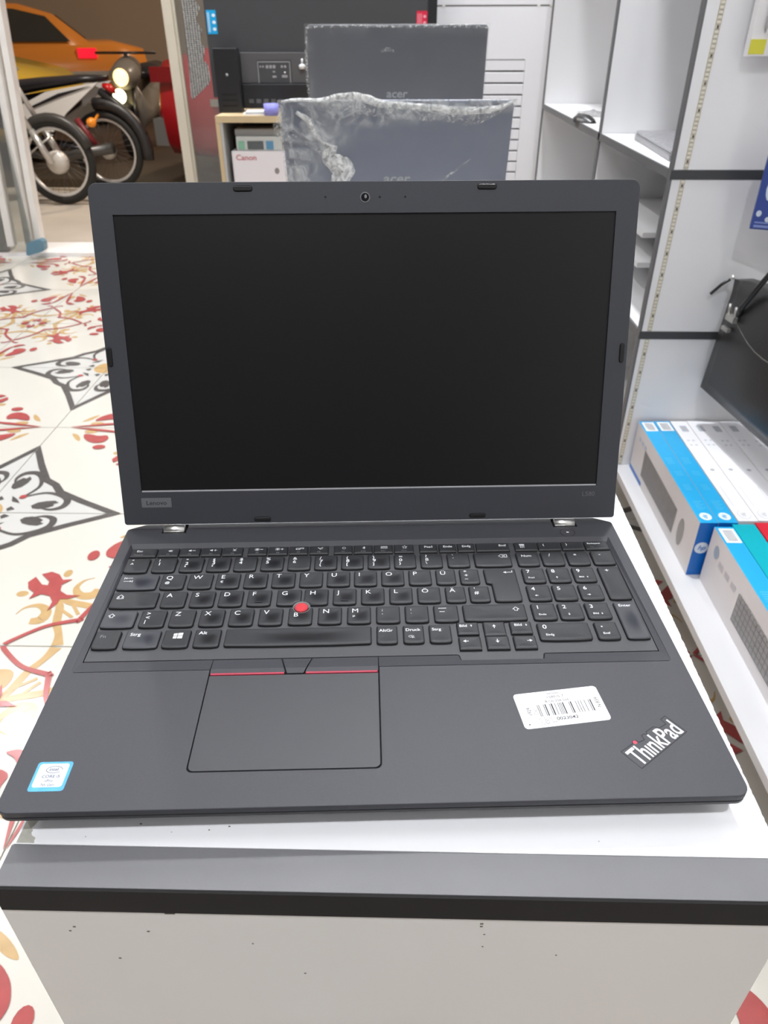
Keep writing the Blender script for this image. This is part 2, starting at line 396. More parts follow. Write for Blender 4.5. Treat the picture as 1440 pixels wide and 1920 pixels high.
b = MB(); b.box(-16, 12, 18.5, 18.8, -0.1, 7); o = struct('facade_opposite', b, mat('far_facade', (0.62, 0.50, 0.40), 0.9, vary=0.1, vscale=0.6))
POST = mat('post_beige', (0.55, 0.50, 0.40), 0.45, vary=0.08, vscale=8)
b = MB(); b.box(-0.985, -0.938, 4.10, 4.15, 0.022, CEIL); b.box(-0.938, -0.925, 4.115, 4.135, 0.022, CEIL); struct('window_1_post', b, POST)
gm = bpy.data.materials.new('shop_glass'); gm.use_nodes = True; nt = gm.node_tree; nt.nodes.clear()
out = nt.nodes.new('ShaderNodeOutputMaterial'); m1 = nt.nodes.new('ShaderNodeMixShader'); m2 = nt.nodes.new('ShaderNodeMixShader')
tr = nt.nodes.new('ShaderNodeBsdfTransparent'); gl = nt.nodes.new('ShaderNodeBsdfGlossy'); df = nt.nodes.new('ShaderNodeBsdfDiffuse'); fr = nt.nodes.new('ShaderNodeFresnel')
gl.inputs['Roughness'].default_value = 0.02; df.inputs['Color'].default_value = (0.5, 0.5, 0.48, 1); tr.inputs['Color'].default_value = (0.9, 0.93, 0.92, 1)
m1.inputs[0].default_value = 0.14; nt.links.new(tr.outputs[0], m1.inputs[1]); nt.links.new(df.outputs[0], m1.inputs[2])
nt.links.new(fr.outputs[0], m2.inputs[0]); nt.links.new(m1.outputs[0], m2.inputs[1]); nt.links.new(gl.outputs[0], m2.inputs[2]); nt.links.new(m2.outputs[0], out.inputs[0])
b = MB(); b.box(-0.925, 1.25, 4.12, 4.128, 0.03, CEIL - 0.02); struct('window_1', b, gm)
# perforated sticker film on the glass
fm = bpy.data.materials.new('perforated_film'); fm.use_nodes = True; nt = fm.node_tree; bs = nt.nodes['Principled BSDF']
tc = nt.nodes.new('ShaderNodeTexCoord'); vo = nt.nodes.new('ShaderNodeTexVoronoi'); vo.feature = 'F1'; vo.inputs['Scale'].default_value = 78; vo.inputs['Randomness'].default_value = 0.12
mp = nt.nodes.new('ShaderNodeMapping'); mp.inputs['Scale'].default_value = (1, 0.01, 1.5)
nt.links.new(tc.outputs['Object'], mp.inputs[0]); nt.links.new(mp.outputs[0], vo.inputs['Vector'])
rp = nt.nodes.new('ShaderNodeValToRGB'); rp.color_ramp.elements[0].position = 0.28; rp.color_ramp.elements[0].color = (0.50, 0.49, 0.46, 1)
rp.color_ramp.elements[1].position = 0.42; rp.color_ramp.elements[1].color = (0.06, 0.058, 0.054, 1)
nt.links.new(vo.outputs['Distance'], rp.inputs[0]); nt.links.new(rp.outputs[0], bs.inputs['Base Color']); bs.inputs['Roughness'].default_value = 0.6
film = [(-0.895, 0.90), (-0.902, 0.790), (-0.893, 0.775), (-0.875, 0.79), (-0.80, 0.845), (-0.79, 0.87), (-0.795, 0.93), (-0.815, 0.95), (-0.80, 1.0), (-0.82, 1.03), (-0.805, 1.08), (-0.83, 1.12), (-0.80, 1.17), (-0.825, 1.20), (-0.80, 1.27), (-0.80, 1.45), (-0.882, 1.45)]
V, F = prism([film], 0, 0.001)
o = link('window_film', mesh('window_film', [(v[0], 4.119 - v[2], v[1]) for v in V], F, fm)); tag(o, 'torn strip of grey perforated sticker film on the shop window', 'sticker film')
# door frame / open glass door at the left
DFR = mat('door_frame_white', (0.74, 0.72, 0.68), 0.4, vary=0.08, vscale=14)
b = MB()
for (x0, x1, y0, y1) in [(-1.885, -1.853, 4.06, 4.12), (-1.935, -1.90, 4.04, 4.10), (-2.02, -1.985, 4.0, 4.05)]:
    b.box(x0, x1, y0, y1, 0.06, CEIL, 0, Matrix(((1, 0, 0.085, -0.01), (0, 1, 0, 0), (0, 0, 1, 0), (0, 0, 0, 1))))
struct('door_1_frame', b, DFR)
b = MB(); b.box(-2.60, -1.885, 4.02, 4.028, 0.03, 2.3); o = struct('door_1', b, gm)
b = MB(); b.box(-2.7, -2.04, 4.05, 4.12, 0.02, CEIL); struct('wall_front', b, mat('front_wall', (0.62, 0.62, 0.60), 0.6, vary=0.1, vscale=5))
V, F = prism([rpoly([(0, 0, 0.01), (0.11, 0.03, 0.02), (0.12, 0.10, 0.03), (0.02, 0.07, 0.01)])], 0, 0.05)
o = link('door_corner_guard', mesh('door_corner_guard', [(v[0] - 1.90, 3.985 - v[2], v[1] + 0.022) for v in V], F, mat('teal_rubber', lin(96, 132, 150), 0.5))); tag(o, 'teal rubber guard at the foot of the open glass door', 'door guard')

# ================================================================== FRONT DISPLAY CABINET
cab = thing('display_cabinet', 'narrow white display cabinet with grey and black front edge, under the open laptop', 'cabinet', (0, 0, 0))
CZ = 0.728
# top panel with a slightly chipped right edge
edge = [(0.005, -0.0017)]
yy = -0.0017; random.seed(3)
edge.append((0.3885, -0.0017))
while yy < 0.60:
    yy += random.uniform(0.0008, 0.0018); edge.append((0.3885 + (random.uniform(-0.0005, 0.0) if random.random() < 0.6 else 0) + yy * 0.002, yy))
edge += [(0.389, 0.62), (0.009, 0.62)]
V, F = prism([edge], CZ - 0.0012, CZ); link('top_panel', mesh('top_panel', V, F, COUNTW), cab)
box_obj('board', 0.0055, 0.3885, -0.0017, 0.62, CZ - 0.018, CZ - 0.0013, mat('chipboard', (0.16, 0.13, 0.10), 0.9, vary=0.3, vscale=300), cab)
box_obj('edge_strip', 0.0045, 0.3885, -0.0235, -0.0022, CZ - 0.016, CZ + 0.0003, STRIPG, cab, 'wide grey strip along the front edge', 0.0003)
box_obj('front_band', 0.0045, 0.3885, -0.0250, -0.0236, CZ - 0.0185, CZ - 0.0002, BANDK, cab, 'thin black front band')
box_obj('front_panel', 0.0035, 0.3872, -0.0240, -0.006, 0.0, CZ - 0.0187, FRONTP, cab)
box_obj('side_panel', 0.008, 0.024, -0.0055, 0.60, 0.0, CZ - 0.0187, FRONTP, cab)
box_obj('side_panel', 0.370, 0.386, -0.0055, 0.60, 0.0, CZ - 0.0187, FRONTP, cab)
WORN = mat('worn_patch', (0.42, 0.41, 0.36), 0.7, vary=0.3, vscale=250)
P = [(0.0062, -0.0012)]
random.seed(11)
for k in range(24): P.append((0.0115 + random.uniform(-0.0016, 0.0016) + (0.0 if k > 3 else 0.004 - 0.001 * k), -0.0012 + k * 0.0014))
P.append((0.0062, 0.032))
V, F = prism([P], CZ, CZ + 0.0001); link('worn_edge', mesh('worn_edge', V, F, WORN), cab, None, 'grey worn patch at the front left corner')
# small nicks
NICK = mat('nick_brown', (0.12, 0.10, 0.08), 0.9)
b = MB()
for (x, z, s_) in [(0.0865, 0.7085, 0.0022), (0.036, 0.693, 0.0006), (0.033, 0.689, 0.0005), (0.073, 0.690, 0.0006), (0.240, 0.704, 0.0007), (0.240, 0.7015, 0.0006), (0.242, 0.694, 0.0004), (0.150, 0.650, 0.0005), (0.28, 0.675, 0.0004), (0.242, 0.682, 0.0004), (0.053, 0.662, 0.0006), (0.125, 0.68, 0.0004)]:
    b.box(x - s_, x + s_ * 1.3, -0.0242, -0.0238, z - s_ * 0.7, z + s_ * 0.7)
b.build('nick', NICK, cab, None, 'small brown chips and specks in the front panel')['kind'] = 'stuff'
b = MB()
for (x, y, s_) in [(0.040, 0.0028, 0.0005), (0.066, 0.0105, 0.0011), (0.112, 0.0100, 0.0010), (0.102, 0.0078, 0.0008), (0.30, 0.0055, 0.0005), (0.305, 0.0012, 0.0004), (0.083, 0.0062, 0.0005)]:
    b.box(x - s_ * .5, x + s_ * .5, y - s_ * 0.3, y + s_ * 0.3, CZ, CZ + 0.0001)
b.build('speck', NICK, cab)['kind'] = 'stuff'

# ================================================================== OPEN LAPTOP (local mm; local z=0 is the counter)
lap = thing('laptop', 'open matte black business laptop with numeric keypad and white price label', 'laptop', (0, 0, CZ + 0.0001), R(2.7))
DZ = 22.0
def lm(name, VF, m, parent=lap, z=0.0, label=None, smooth=False, idx=None):
    V, F = VF; return link(name, mesh(name, [(v[0], v[1], v[2] + z) for v in V], F, m, idx, smooth, U), parent, None, label)
# deck plate with hole for well and touchpad
outer = rpoly([(0, 0, 7), (376, 0, 7), (375, 243.5, 3), (362, 250, 3), (14, 250, 3), (1, 243.5, 3)], 6)
hole = rpoly([(7.2, 94, 2), (89.8, 94, 0), (89.8, 21.5, 3), (191.2, 21.5, 3), (191.2, 94, 0), (368.6, 94, 2), (366.8, 224, 2), (9.0, 224, 2)], 4)
hingeH = [rpoly(rect(28, 238.0, 46.5, 249), 2), rpoly(rect(328.5, 238.0, 347, 249), 2)]
V, F = prism([outer, hole] + hingeH, DZ - 4, DZ, 0.5); lm('deck', (V, F), DECK)
lm('deck_rim', prism([rpoly([(0.6, 0.6, 6.5), (375.4, 0.6, 6.5), (374.4, 243, 3), (1.6, 243, 3)], 6), rpoly([(12, 8, 3), (364, 8, 3), (364, 235, 3), (12, 235, 3)], 3)], DZ - 4.9, DZ - 4.0), BLACK)
def body_loop(ins, z, r):
    return [(p[0], p[1], z) for p in rpoly([(0, 0, r), (376, 0, r), (376, 252, 6), (0, 252, 6)], 6, ins)]
V, F = loft([body_loop(0.2, DZ - 4.9, 7), body_loop(0.2, DZ - 6.5, 7), body_loop(2.2, DZ - 9.5, 7), body_loop(6, DZ - 14, 8), body_loop(13, DZ - 18.5, 10)])
lm('bottom_case', (V, F[::1]), BODYG)
lm('base_fill', prism([rpoly(rect(1.5, 1.5, 374.5, 244, 6), 5)], DZ - 9, DZ - 4.95), BODYG) if False else None
for (x, y) in [(40, 26), (336, 26), (40, 225), (336, 225)]:
    b = MB(); b.box((x - 14) * U, (x + 14) * U, (y - 3) * U, (y + 3) * U, 0, (DZ - 18.2) * U); b.build('rubber_foot', RUB, lap)
# well: slopes + floor
wo = [(7.2, 94), (368.6, 94), (366.8, 224), (9.0, 224)]
wi = [(10.6, 103.6), (240.2, 103.6), (241.4, 98.6), (292.4, 98.6), (293.6, 103.6), (365.0, 103.6), (364.8, 219.6), (10.8, 219.6)]
ZS = DZ - 1.7
V = [(7.2, 94, DZ), (89.8, 94, DZ), (191.2, 94, DZ), (368.6, 94, DZ), (366.8, 224, DZ), (9.0, 224, DZ),
     (10.6, 103.6, ZS), (89.8, 103.6, ZS), (191.2, 103.6, ZS), (240.2, 103.6, ZS), (241.4, 98.6, DZ - 0.9), (292.4, 98.6, DZ - 0.9), (293.6, 103.6, ZS), (365.0, 103.6, ZS), (364.8, 219.6, ZS), (10.8, 219.6, ZS)]
F = [(0, 1, 7, 6), (2, 3, 13, 12, 11, 10, 9, 8), (3, 4, 14, 13), (4, 5, 15, 14), (5, 0, 6, 15)]
lm('well_slope', (V, F), DECK)
lm('well_floor', prism([rpoly([(p[0], p[1], 0) for p in wi], 2)], DZ - 3.4, DZ - 2.9), BLACK)
lm('touchpad_well', prism([rpoly(rect(89, 20.8, 192, 104), 2)], DZ - 3.0, DZ - 2.0), BLACK)
fr_o = rpoly([(p[0], p[1], 1.0) for p in wi], 4, 0.55)
lm('keyboard_frame', prism([fr_o], DZ - 2.7, DZ - 1.5, 0.15), FRAME)
# touchpad and buttons
PADM = mat('touchpad_plastic', (0.044, 0.045, 0.051), 0.46, bump=0.12, bscale=2500, vary=0.05, vscale=25)
lm('touchpad', prism([rpoly([(90.4, 22.1, 3), (190.6, 22.1, 3), (190.6, 88.9, 0.3), (90.4, 88.9, 0.3)], 5)], DZ - 2, DZ - 0.05, 0.2), PADM)
def button(pts_top, name):
    """pts: quad (bl, br, tr, tl); the part beyond y=94 follows the slope down"""
    bl, br, tr, tl = pts_top
    def at(a, b_, y): t = (y - a[1]) / (b_[1] - a[1]); return (a[0] + (b_[0] - a[0]) * t, y)
    ml, mr = at(bl, tl, 94.3), at(br, tr, 94.3); zt = DZ + 0.05; ze = DZ - 1.45
    top = [(bl, zt), (br, zt), (mr, zt), (tr, ze), (tl, ze), (ml, zt)]
    V = [(p[0], p[1], z) for p, z in top] + [(p[0], p[1], DZ - 2.0) for p, z in top]
    F = [(0, 1, 2, 5), (5, 2, 3, 4)] + [(i, (i + 6), (i + 1) % 6 + 6, (i + 1) % 6) for i in range(6)]
    return lm(name, (V, F), DECK)
for nm, q, st in [('left_button', ((90.4, 90.9), (134.9, 90.9), (131.4, 103.3), (90.4, 103.3)), (90.8, 134.6)), ('right_button', ((147.2, 90.9), (190.6, 90.9), (190.6, 103.3), (150.9, 103.3)), (147.4, 190.3))]:
    bo = button(q, nm)
    lm('red_stripe', prism([rpoly(rect(st[0], 89.5, st[1], 90.8, 0.2), 2)], DZ - 1, DZ + 0.15, 0.1), REDP, bo)
mb_ = button(((136.2, 89.9), (146.0, 89.9), (150.0, 103.3), (132.4, 103.3)), 'middle_button')
lm('dot_row', polys_vf([circ(134.5 + i * 2.4, 99.2, 0.22, 8) for i in range(6)]), BLACK, mb_, DZ - 0.62)

# ---- keys
def kb(x0, x1, y0, y1): return [(x0, y0 + 0.75, 1.9), (x0 + (x1 - x0) * 0.28, y0 + 0.12, 0), (x0 + (x1 - x0) * 0.72, y0 + 0.12, 0), (x1, y0 + 0.75, 1.9), (x1, y1, 0.8), (x0, y1, 0.8)]
kmesh = {}
def key_mesh(poly, sig, m):
    if (sig, m.name) in kmesh: return kmesh[(sig, m.name)]
    ox, oy = 0, 0
    L = lambda ins, z: [(p[0], p[1], z) for p in rpoly(poly, 4, ins)]
    def shift(L_, dy): return [(p[0], p[1] + dy, p[2]) for p in L_]
    loops = [L(0.0, -2.2), L(0.12, -0.05), shift(L(0.55, 0.32), 0.3), shift(L(0.85, 0.5), 0.45), shift(L(1.3, 0.55), 0.45)]
    V, F = loft(loops, False, False); n = len(loops[0]); b0 = 4 * n
    idx = [1] * n + [0] * (3 * n)
    # concave cap: ring towards the centre
    if sig[0] == 'std':
        cx = sum(v[0] for v in loops[-1]) / n; cyc = sum(v[1] for v in loops[-1]) / n
        for s_, dz in ((0.72, 0.40), (0.4, 0.28)):
            V += [(cx + (v[0] - cx) * s_, cyc + (v[1] - cyc) * s_, dz) for v in loops[-1]]
        for r_ in range(2):
            for k in range(n): F.append((b0 + r_ * n + k, b0 + r_ * n + (k + 1) % n, b0 + (r_ + 1) * n + (k + 1) % n, b0 + (r_ + 1) * n + k)); idx.append(0)
        V.append((cx, cyc, 0.24)); c_ = len(V) - 1
        for k in range(n): F.append((b0 + 2 * n + k, b0 + 2 * n + (k + 1) % n, c_)); idx.append(0)
    else:
        F.append(tuple(b0 + k for k in range(n))); idx.append(0)
    me = mesh('key', V, F, [m, SIDE], idx, True, U); kmesh[(sig, m.name)] = me; return me
def legend_z(): return 0.62
def arrow(cx, cy, d, s_=1.3):
    """solid small arrow; d = (dx,dy)"""
    dx, dy = d; nx, ny = -dy, dx
    P = lambda a, b_: (cx + dx * a * s_ + nx * b_ * s_, cy + dy * a * s_ + ny * b_ * s_)
    return [[P(-1, -0.17), P(0.1, -0.17), P(0.1, 0.17), P(-1, 0.17)], [P(0.0, -0.75), P(1.1, 0), P(0.0, 0.75)], ]
def hollow_up(cx, cy, s_, base=False):
    pts = [(cx - 0.45 * s_, cy - 0.7 * s_), (cx - 0.45 * s_, cy), (cx - s_, cy), (cx, cy + s_), (cx + s_, cy), (cx + 0.45 * s_, cy), (cx + 0.45 * s_, cy - 0.7 * s_)]
    if base:
        pts = [(cx - 1.0 * s_, cy - 0.9 * s_), (cx - 1.0 * s_, cy - 0.4 * s_), (cx - 0.45 * s_, cy - 0.4 * s_), (cx - 0.45 * s_, cy), (cx - s_, cy), (cx, cy + s_), (cx + s_, cy), (cx + 0.45 * s_, cy), (cx + 0.45 * s_, cy - 0.4 * s_), (cx + s_, cy - 0.4 * s_), (cx + s_, cy - 0.9 * s_)]
    return stroke(pts, 0.34 * s_ / 1.6, True)
def T(s, h, x, y, bold=0.012, sx=1.08, align='LEFT'):
    V, F = text_vf(s, h, sx, bold, align); return place(V, x, y), F
def legends(kind, x0, x1, y0, y1):
    """returns (V,F) in laptop mm for the key legend"""
    tx, ty = x0 + 3.2, y1 - 5.6
    return None
NLEG = [0]
def key(x0, x1, y0, y1, leg=None, m=KEYM, poly=None, grey=None, gz=0.0, flat=False):
    cx, cyk = (x0 + x1) / 2, (y0 + y1) / 2
    if poly is None:
        poly_l = kb(x0 - cx, x1 - cx, y0 - cyk, y1 - cyk) if not flat else [(x0 - cx, y0 - cyk, 0.5), (x1 - cx, y0 - cyk, 0.5), (x1 - cx, y1 - cyk, 0.5), (x0 - cx, y1 - cyk, 0.5)]
        sig = ('std', round(x1 - x0, 1), round(y1 - y0, 1), flat)
    else:
        poly_l = [(p[0] - cx, p[1] - cyk, p[2]) for p in poly]; sig = ('poly', x0, y0)
    k = link('key', key_mesh(poly_l, sig, m), lap, (cx * U, cyk * U, (DZ + gz) * U))
    for parts, mm in ((leg, LEG), (grey, LEGD)):
        if parts:
            V, F = join_vf(*parts)
            off = 0.53 if sig[0] == 'std' else 0.58
            link('legend', mesh('legend', [(v[0] - cx, v[1] - cyk, off + 0.05) for v in V], F, mm, None, False, U), k)
    return k
# small glyphs
def PV(polys): return polys_vf(polys)
H1, H2 = 3.0, 2.2
def letter(s, x0, y1, h=4.1): return T(s, h, x0 + 3.0, y1 - 5.7, 0.0)
def tri(x0, y1, a, b_, c=None):
    L = []
    if a: L.append(T(a, 3.0, x0 + 3.6, y1 - 4.3, 0.016, 1.15))
    if b_: L.append(T(b_, 3.3, x0 + 3.6, y1 - 8.3, 0.016, 1.1))
    if c: L.append(T(c, 2.8, x0 + 3.6, y1 - 12.0, 0.016, 1.1))
    return L
ROW = {'n': (189.3, 205.4), 'q': (170.2, 186.3), 'a': (151.1, 167.2), 'z': (132.0, 148.1), 's': (112.9, 129.0)}
WORN_SET = set('RTSDFCVEIUJKLHNMBG7890XO56PA ')
# number row
y0, y1 = ROW['n']
nrow = [(11.3, 28.4, '°', '^', None), (30.9, 47.8, '!', '1', None), (50.4, 67.2, '"', '2', '²'), (69.7, 86.6, '§', '3', '³'), (89.0, 105.5, '$', '4', None), (108.2, 124.8, '%', '5', None), (127.5, 144.2, '&', '6', None), (146.7, 163.2, '/', '7', '{'), (165.9, 182.2, '(', '8', '['), (185.0, 201.3, ')', '9', ']'), (204.0, 220.0, '=', '0', '}'), (223.0, 239.1, '?', 'ß', '\\'), (242.4, 258.8, '`', '´', None)]
for i, (a, b_, p, q, r_) in enumerate(nrow):
    key(a, b_, y0, y1, tri(a, y1, p, q, r_), KEYW if i in (2, 3, 5, 8, 9, 7) else KEYM)
bx, by = 283.5, y1 - 4.2
key(262.0, 289.0, y0, y1, [PV(stroke([(bx - 3.4, by), (bx - 1.6, by + 1.6), (bx + 2.6, by + 1.6), (bx + 2.6, by - 1.6), (bx - 1.6, by - 1.6)], 0.42, True) + stroke([(bx - 0.8, by + 1), (bx + 1.4, by - 1)], 0.42) + stroke([(bx - 0.8, by - 1), (bx + 1.4, by + 1)], 0.42))])
for a, s in ((292.9, 'Num'), (311.0, '/'), (329.4, '*'), (347.6, '-')):
    key(a, a + 16.2, y0, y1, [T(s, 2.5 if s == 'Num' else 3.4, a + (3.6 if s == 'Num' else 5.5), y1 - 5.6 if s != '*' else y1 - 6.4, 0.014)])
# Q row
y0, y1 = ROW['q']
tx, ty = 15.5, y1 - 3.6
tabg = stroke([(tx, ty), (tx + 5.5, ty)], 0.4) + [[(tx, ty), (tx + 1.5, ty + 0.9), (tx + 1.5, ty - 0.9)]] + stroke([(tx - 0.2, ty + 1.1), (tx - 0.2, ty - 1.1)], 0.4) + \
    stroke([(tx, ty - 3.4), (tx + 5.5, ty - 3.4)], 0.4) + [[(tx + 5.6, ty - 3.4), (tx + 4.1, ty - 4.3), (tx + 4.1, ty - 2.5)]] + stroke([(tx + 5.9, ty - 2.3), (tx + 5.9, ty - 4.5)], 0.4)
key(11.7, 39.0, y0, y1, [PV(tabg)], KEYG)
for a, b_, s, ex in [(41.2, 57.9, 'Q', '@'), (60.2, 76.9, 'W', None), (79.4, 96.0, 'E', '€'), (98.7, 115.2, 'R', None), (118.0, 134.5, 'T', None), (137.3, 153.7, 'Y', None), (156.3, 172.7, 'U', None), (175.3, 191.6, 'I', None), (194.3, 210.6, 'O', None), (213.5, 229.6, 'P', None), (232.6, 246.6, 'Ü', None)]:
    L = [letter(s, a, y1)]
    if ex: L.append(T(ex, 2.2, a + 3.2, y1 - 10.2, 0.014))
    key(a, b_, y0, y1, L, KEYW if s in 'ERTIUO' else KEYM)
key(249.4, 263.2, y0, y1, tri(249.0, y1, '*', '+', '~'))
# ISO enter
ex0, ex1 = 266.6, 289.4
ax, ay = 284.5, y1 - 4.3
key(ex0, ex1, 151.1, y1, [PV(stroke([(ax + 2.2, ay + 1.8), (ax + 2.2, ay), (ax - 2.6, ay)], 0.5) + [[(ax - 4.2, ay), (ax - 2.0, ay + 1.2), (ax - 2.0, ay - 1.2)]])],
    poly=[(270.4, 151.8, 1.9), (274.5, 151.2, 0), (285.0, 151.2, 0), (289.2, 151.8, 1.9), (289.4, y1, 0.8), (266.6, y1, 0.8), (266.9, 171.2, 1.5), (270.4, 170.0, 1.2)])
for a, s, sub in ((293.7, '7', 'Pos1'), (311.4, '8', 'u'), (329.3, '9', 'Bild↑')):
    L = [T(s, 3.6, a + 3.0, y1 - 5.4)]
    if sub == 'u': L.append(PV(arrow(a + 5.8, y1 - 10.8, (0, 1), 1.1)))
    else: L.append(T(sub.replace('↑', ''), 1.6, a + 3.4, y1 - 11.4, 0.014)); 
    if sub[-1] == '↑': L.append(PV(arrow(a + 9.4, y1 - 10.8, (0, 1), 0.9)))
    key(a, a + 15.8, y0, y1, L)
key(347.9, 363.6, 151.1, y1, [T('+', 3.6, 352.5, y1 - 5.6, 0.014)])
# A row
y0, y1 = ROW['a']
key(11.9, 43.4, y0, y1, [PV(hollow_up(18.0, y1 - 4.6, 2.1, True))])
ncx, ncy, ncr = 140.9, 148.6, 6.3
def arc(a0, a1, n=10): return [(ncx + ncr * math.cos(R(a0 + (a1 - a0) * i / n)), ncy + ncr * math.sin(R(a0 + (a1 - a0) * i / n)), 0) for i in range(n + 1)]
for a, b_, s in [(45.9, 62.5, 'A'), (65.1, 81.7, 'S'), (84.3, 100.7, 'D'), (103.5, 119.8, 'F'), (161.2, 177.3, 'J'), (180.2, 196.3, 'K'), (199.4, 215.4, 'L'), (218.4, 234.3, 'Ö'), (237.5, 251.3, 'Ä')]:
    k = key(a, b_, y0, y1, [letter(s, a, y1)], KEYW if s in 'SDFJKL' else KEYM)
    if s in 'FJ':
        b = MB(); b.box(-0.0024, 0.0024, -0.0048, -0.0042, 0.0004, 0.0009); b.build('homing_bar', KEYM, k)
g0 = math.degrees(math.asin((y0 + 0.12 - ncy) / ncr))
gx = ncx - ncr * math.cos(R(g0))
ga = 180 - math.degrees(math.acos((140.2 - ncx) / -ncr if False else 0)) 
aG = math.degrees(math.acos((140.0 - ncx) / ncr))           # where the circle meets G's right edge
key(123.4, 140.0, y0, y1, [letter('G', 123.4, y1)], KEYW, poly=[(123.4, y0 + 0.75, 1.9), (127.5, y0 + 0.12, 0)] + arc(180 - g0, aG, 8) + [(140.0, y1, 0.6), (123.4, y1, 0.8)])
aH = math.degrees(math.acos((141.8 - ncx) / ncr))
key(141.8, 158.3, y0, y1, [letter('H', 142.4, y1)], KEYW, poly=arc(aH, g0, 8) + [(154.2, y0 + 0.12, 0), (158.3, y0 + 0.75, 1.9), (158.3, y1, 0.8), (141.8, y1, 0.6)])
key(253.8, 267.8, y0, y1, tri(253.8, y1, "'", '#', None))
for a, s, d in ((293.4, '4', (-1, 0)), (311.0, '5', None), (329.0, '6', (1, 0))):
    L = [T(s, 3.6, a + 3.2, y1 - 5.4)]
    if d: L.append(PV(arrow(a + 5.8, y1 - 10.8, d, 1.2)))
    key(a, a + 16.0, y0, y1, L)
# Z row
y0, y1 = ROW['z']
key(11.8, 33.6, y0, y1, [PV(hollow_up(17.4, y1 - 4.8, 2.1))], KEYG)
key(36.3, 53.0, y0, y1, tri(36.3, y1, '>', '<', '|'))
for a, b_, s in [(55.6, 72.0, 'Z'), (74.9, 91.1, 'X'), (94.1, 110.2, 'C'), (113.4, 129.2, 'V'), (152.0, 167.8, 'N'), (171.1, 186.9, 'M')]:
    L = [letter(s, a, y1)]
    if s == 'M': L.append(T('µ', 2.2, a + 3.6, y1 - 9.6, 0.014))
    key(a, b_, y0, y1, L, KEYW if s in 'XCVNM' else KEYM)
ncr = 4.4
t0 = math.degrees(math.acos(max(-1, min(1, (y1 - ncy) / ncr)))); xs_ = ncr * math.sin(R(t0)); aB = math.degrees(math.atan2(y1 - ncy, xs_))
key(132.7, 148.6, y0, y1, [T('B', 4.0, 136.0, y1 - 8.6, 0.0)], KEYW, poly=[(132.7, y0 + 0.75, 1.9), (137.1, y0 + 0.12, 0), (144.2, y0 + 0.12, 0), (148.6, y0 + 0.75, 1.9), (148.6, y1, 0.4)] + [(p[0], p[1], 0) for p in arc(aB, -180 - aB, 10)] + [(132.7, y1, 0.4)])
for a, b_, p, q in [(190.1, 206.0, ';', ','), (209.0, 224.8, ':', '.')]:
    key(a, b_, y0, y1, [T(p, 2.3, a + 3.8, y1 - 4.6, 0.02), T(q, 2.3, a + 3.8, y1 - 7.6, 0.02)])
key(228.0, 244.3, y0, y1, [PV(stroke([(231.5, y1 - 3.0), (236.5, y1 - 3.0)], 0.45) + stroke([(232.0, y1 - 6.4), (235.2, y1 - 6.4)], 0.5))])
key(247.3, 289.0, y0, y1, [PV(hollow_up(282.5, y1 - 5.2, 2.1))])
for a, s, sub in ((292.8, '1', 'Ende'), (310.5, '2', 'd'), (328.6, '3', 'Bild')):
    L = [T(s, 3.6, a + 3.0, y1 - 5.4)]
    if sub == 'd': L.append(PV(arrow(a + 6.2, y1 - 10.9, (0, -1), 1.1)))
    else: L.append(T(sub, 1.7, a + 3.8, y1 - 11.6, 0.014))
    if sub == 'Bild': L.append(PV(arrow(a + 9.8, y1 - 10.9, (0, -1), 0.9)))
    key(a, a + 16.0, y0, y1, L)
key(348.3, 363.4, 112.9, y1, [T('Enter', 2.5, 351.0, y1 - 4.6, 0.014)], KEYG)
# bottom row
y0, y1 = ROW['s']
key(12.0, 28.3, y0, y1, None, KEYM, grey=[T('Fn', 2.8, 15.5, y1 - 6.2)])
key(31.4, 53.4, y0, y1, [T('Strg', 2.8, 34.2, y1 - 4.9)], KEYG)
wx, wy = 61.8, y1 - 8.0
key(55.6, 72.4, y0, y1, [PV([[(wx, wy), (wx + 2.3, wy), (wx + 2.3, wy + 2.2), (wx, wy + 2.1)], [(wx + 2.7, wy), (wx + 5.8, wy), (wx + 5.8, wy + 2.3), (wx + 2.7, wy + 2.2)], [(wx, wy + 2.5), (wx + 2.3, wy + 2.6), (wx + 2.3, wy + 4.8), (wx, wy + 4.5)], [(wx + 2.7, wy + 2.6), (wx + 5.8, wy + 2.7), (wx + 5.8, wy + 5.2), (wx + 2.7, wy + 4.9)]])])
key(75.0, 91.6, y0, y1, [T('Alt', 2.8, 77.6, y1 - 4.6)], KEYW)
key(94.3, 187.1, y0, y1, None, KEYW)
key(190.1, 203.6, y0, y1, [T('AltGr', 2.5, 191.8, y1 - 5.4, 0.014)])
dx, dy = 210.5, y1 - 10.2
key(206.9, 220.4, y0, y1, [T('Druck', 2.5, 208.6, y1 - 5.2, 0.014), PV(stroke(circ(dx + 1.6, dy, 1.7, 10, 1.0), 0.28, True) + stroke([(dx + 1.2, dy + 0.3), (dx + 3.6, dy - 1.4)], 0.3) + stroke([(dx + 2.2, dy + 0.3), (dx + 2.4, dy - 1.6)], 0.3))])
key(223.5, 237.8, y0, y1, [T('Strg', 2.5, 225.4, y1 - 5.2, 0.014)])
key(241.6, 255.6, 119.8, 131.0, [T('Bild', 2.3, 243.2, 126.6, 0.014), PV(arrow(251.0, 127.6, (0, 1), 1.0))], flat=True)
key(275.7, 289.8, 119.8, 131.0, [T('Bild', 2.3, 278.6, 126.6, 0.014), PV(arrow(286.4, 127.6, (0, -1), 1.0))], flat=True)
key(258.6, 272.8, 118.3, 131.0, [PV(arrow(265.6, 126.6, (0, 1), 1.6))], flat=True)
key(258.6, 273.2, 106.4, 117.8, [PV(arrow(265.8, 113.4, (0, -1), 1.6))], flat=True)
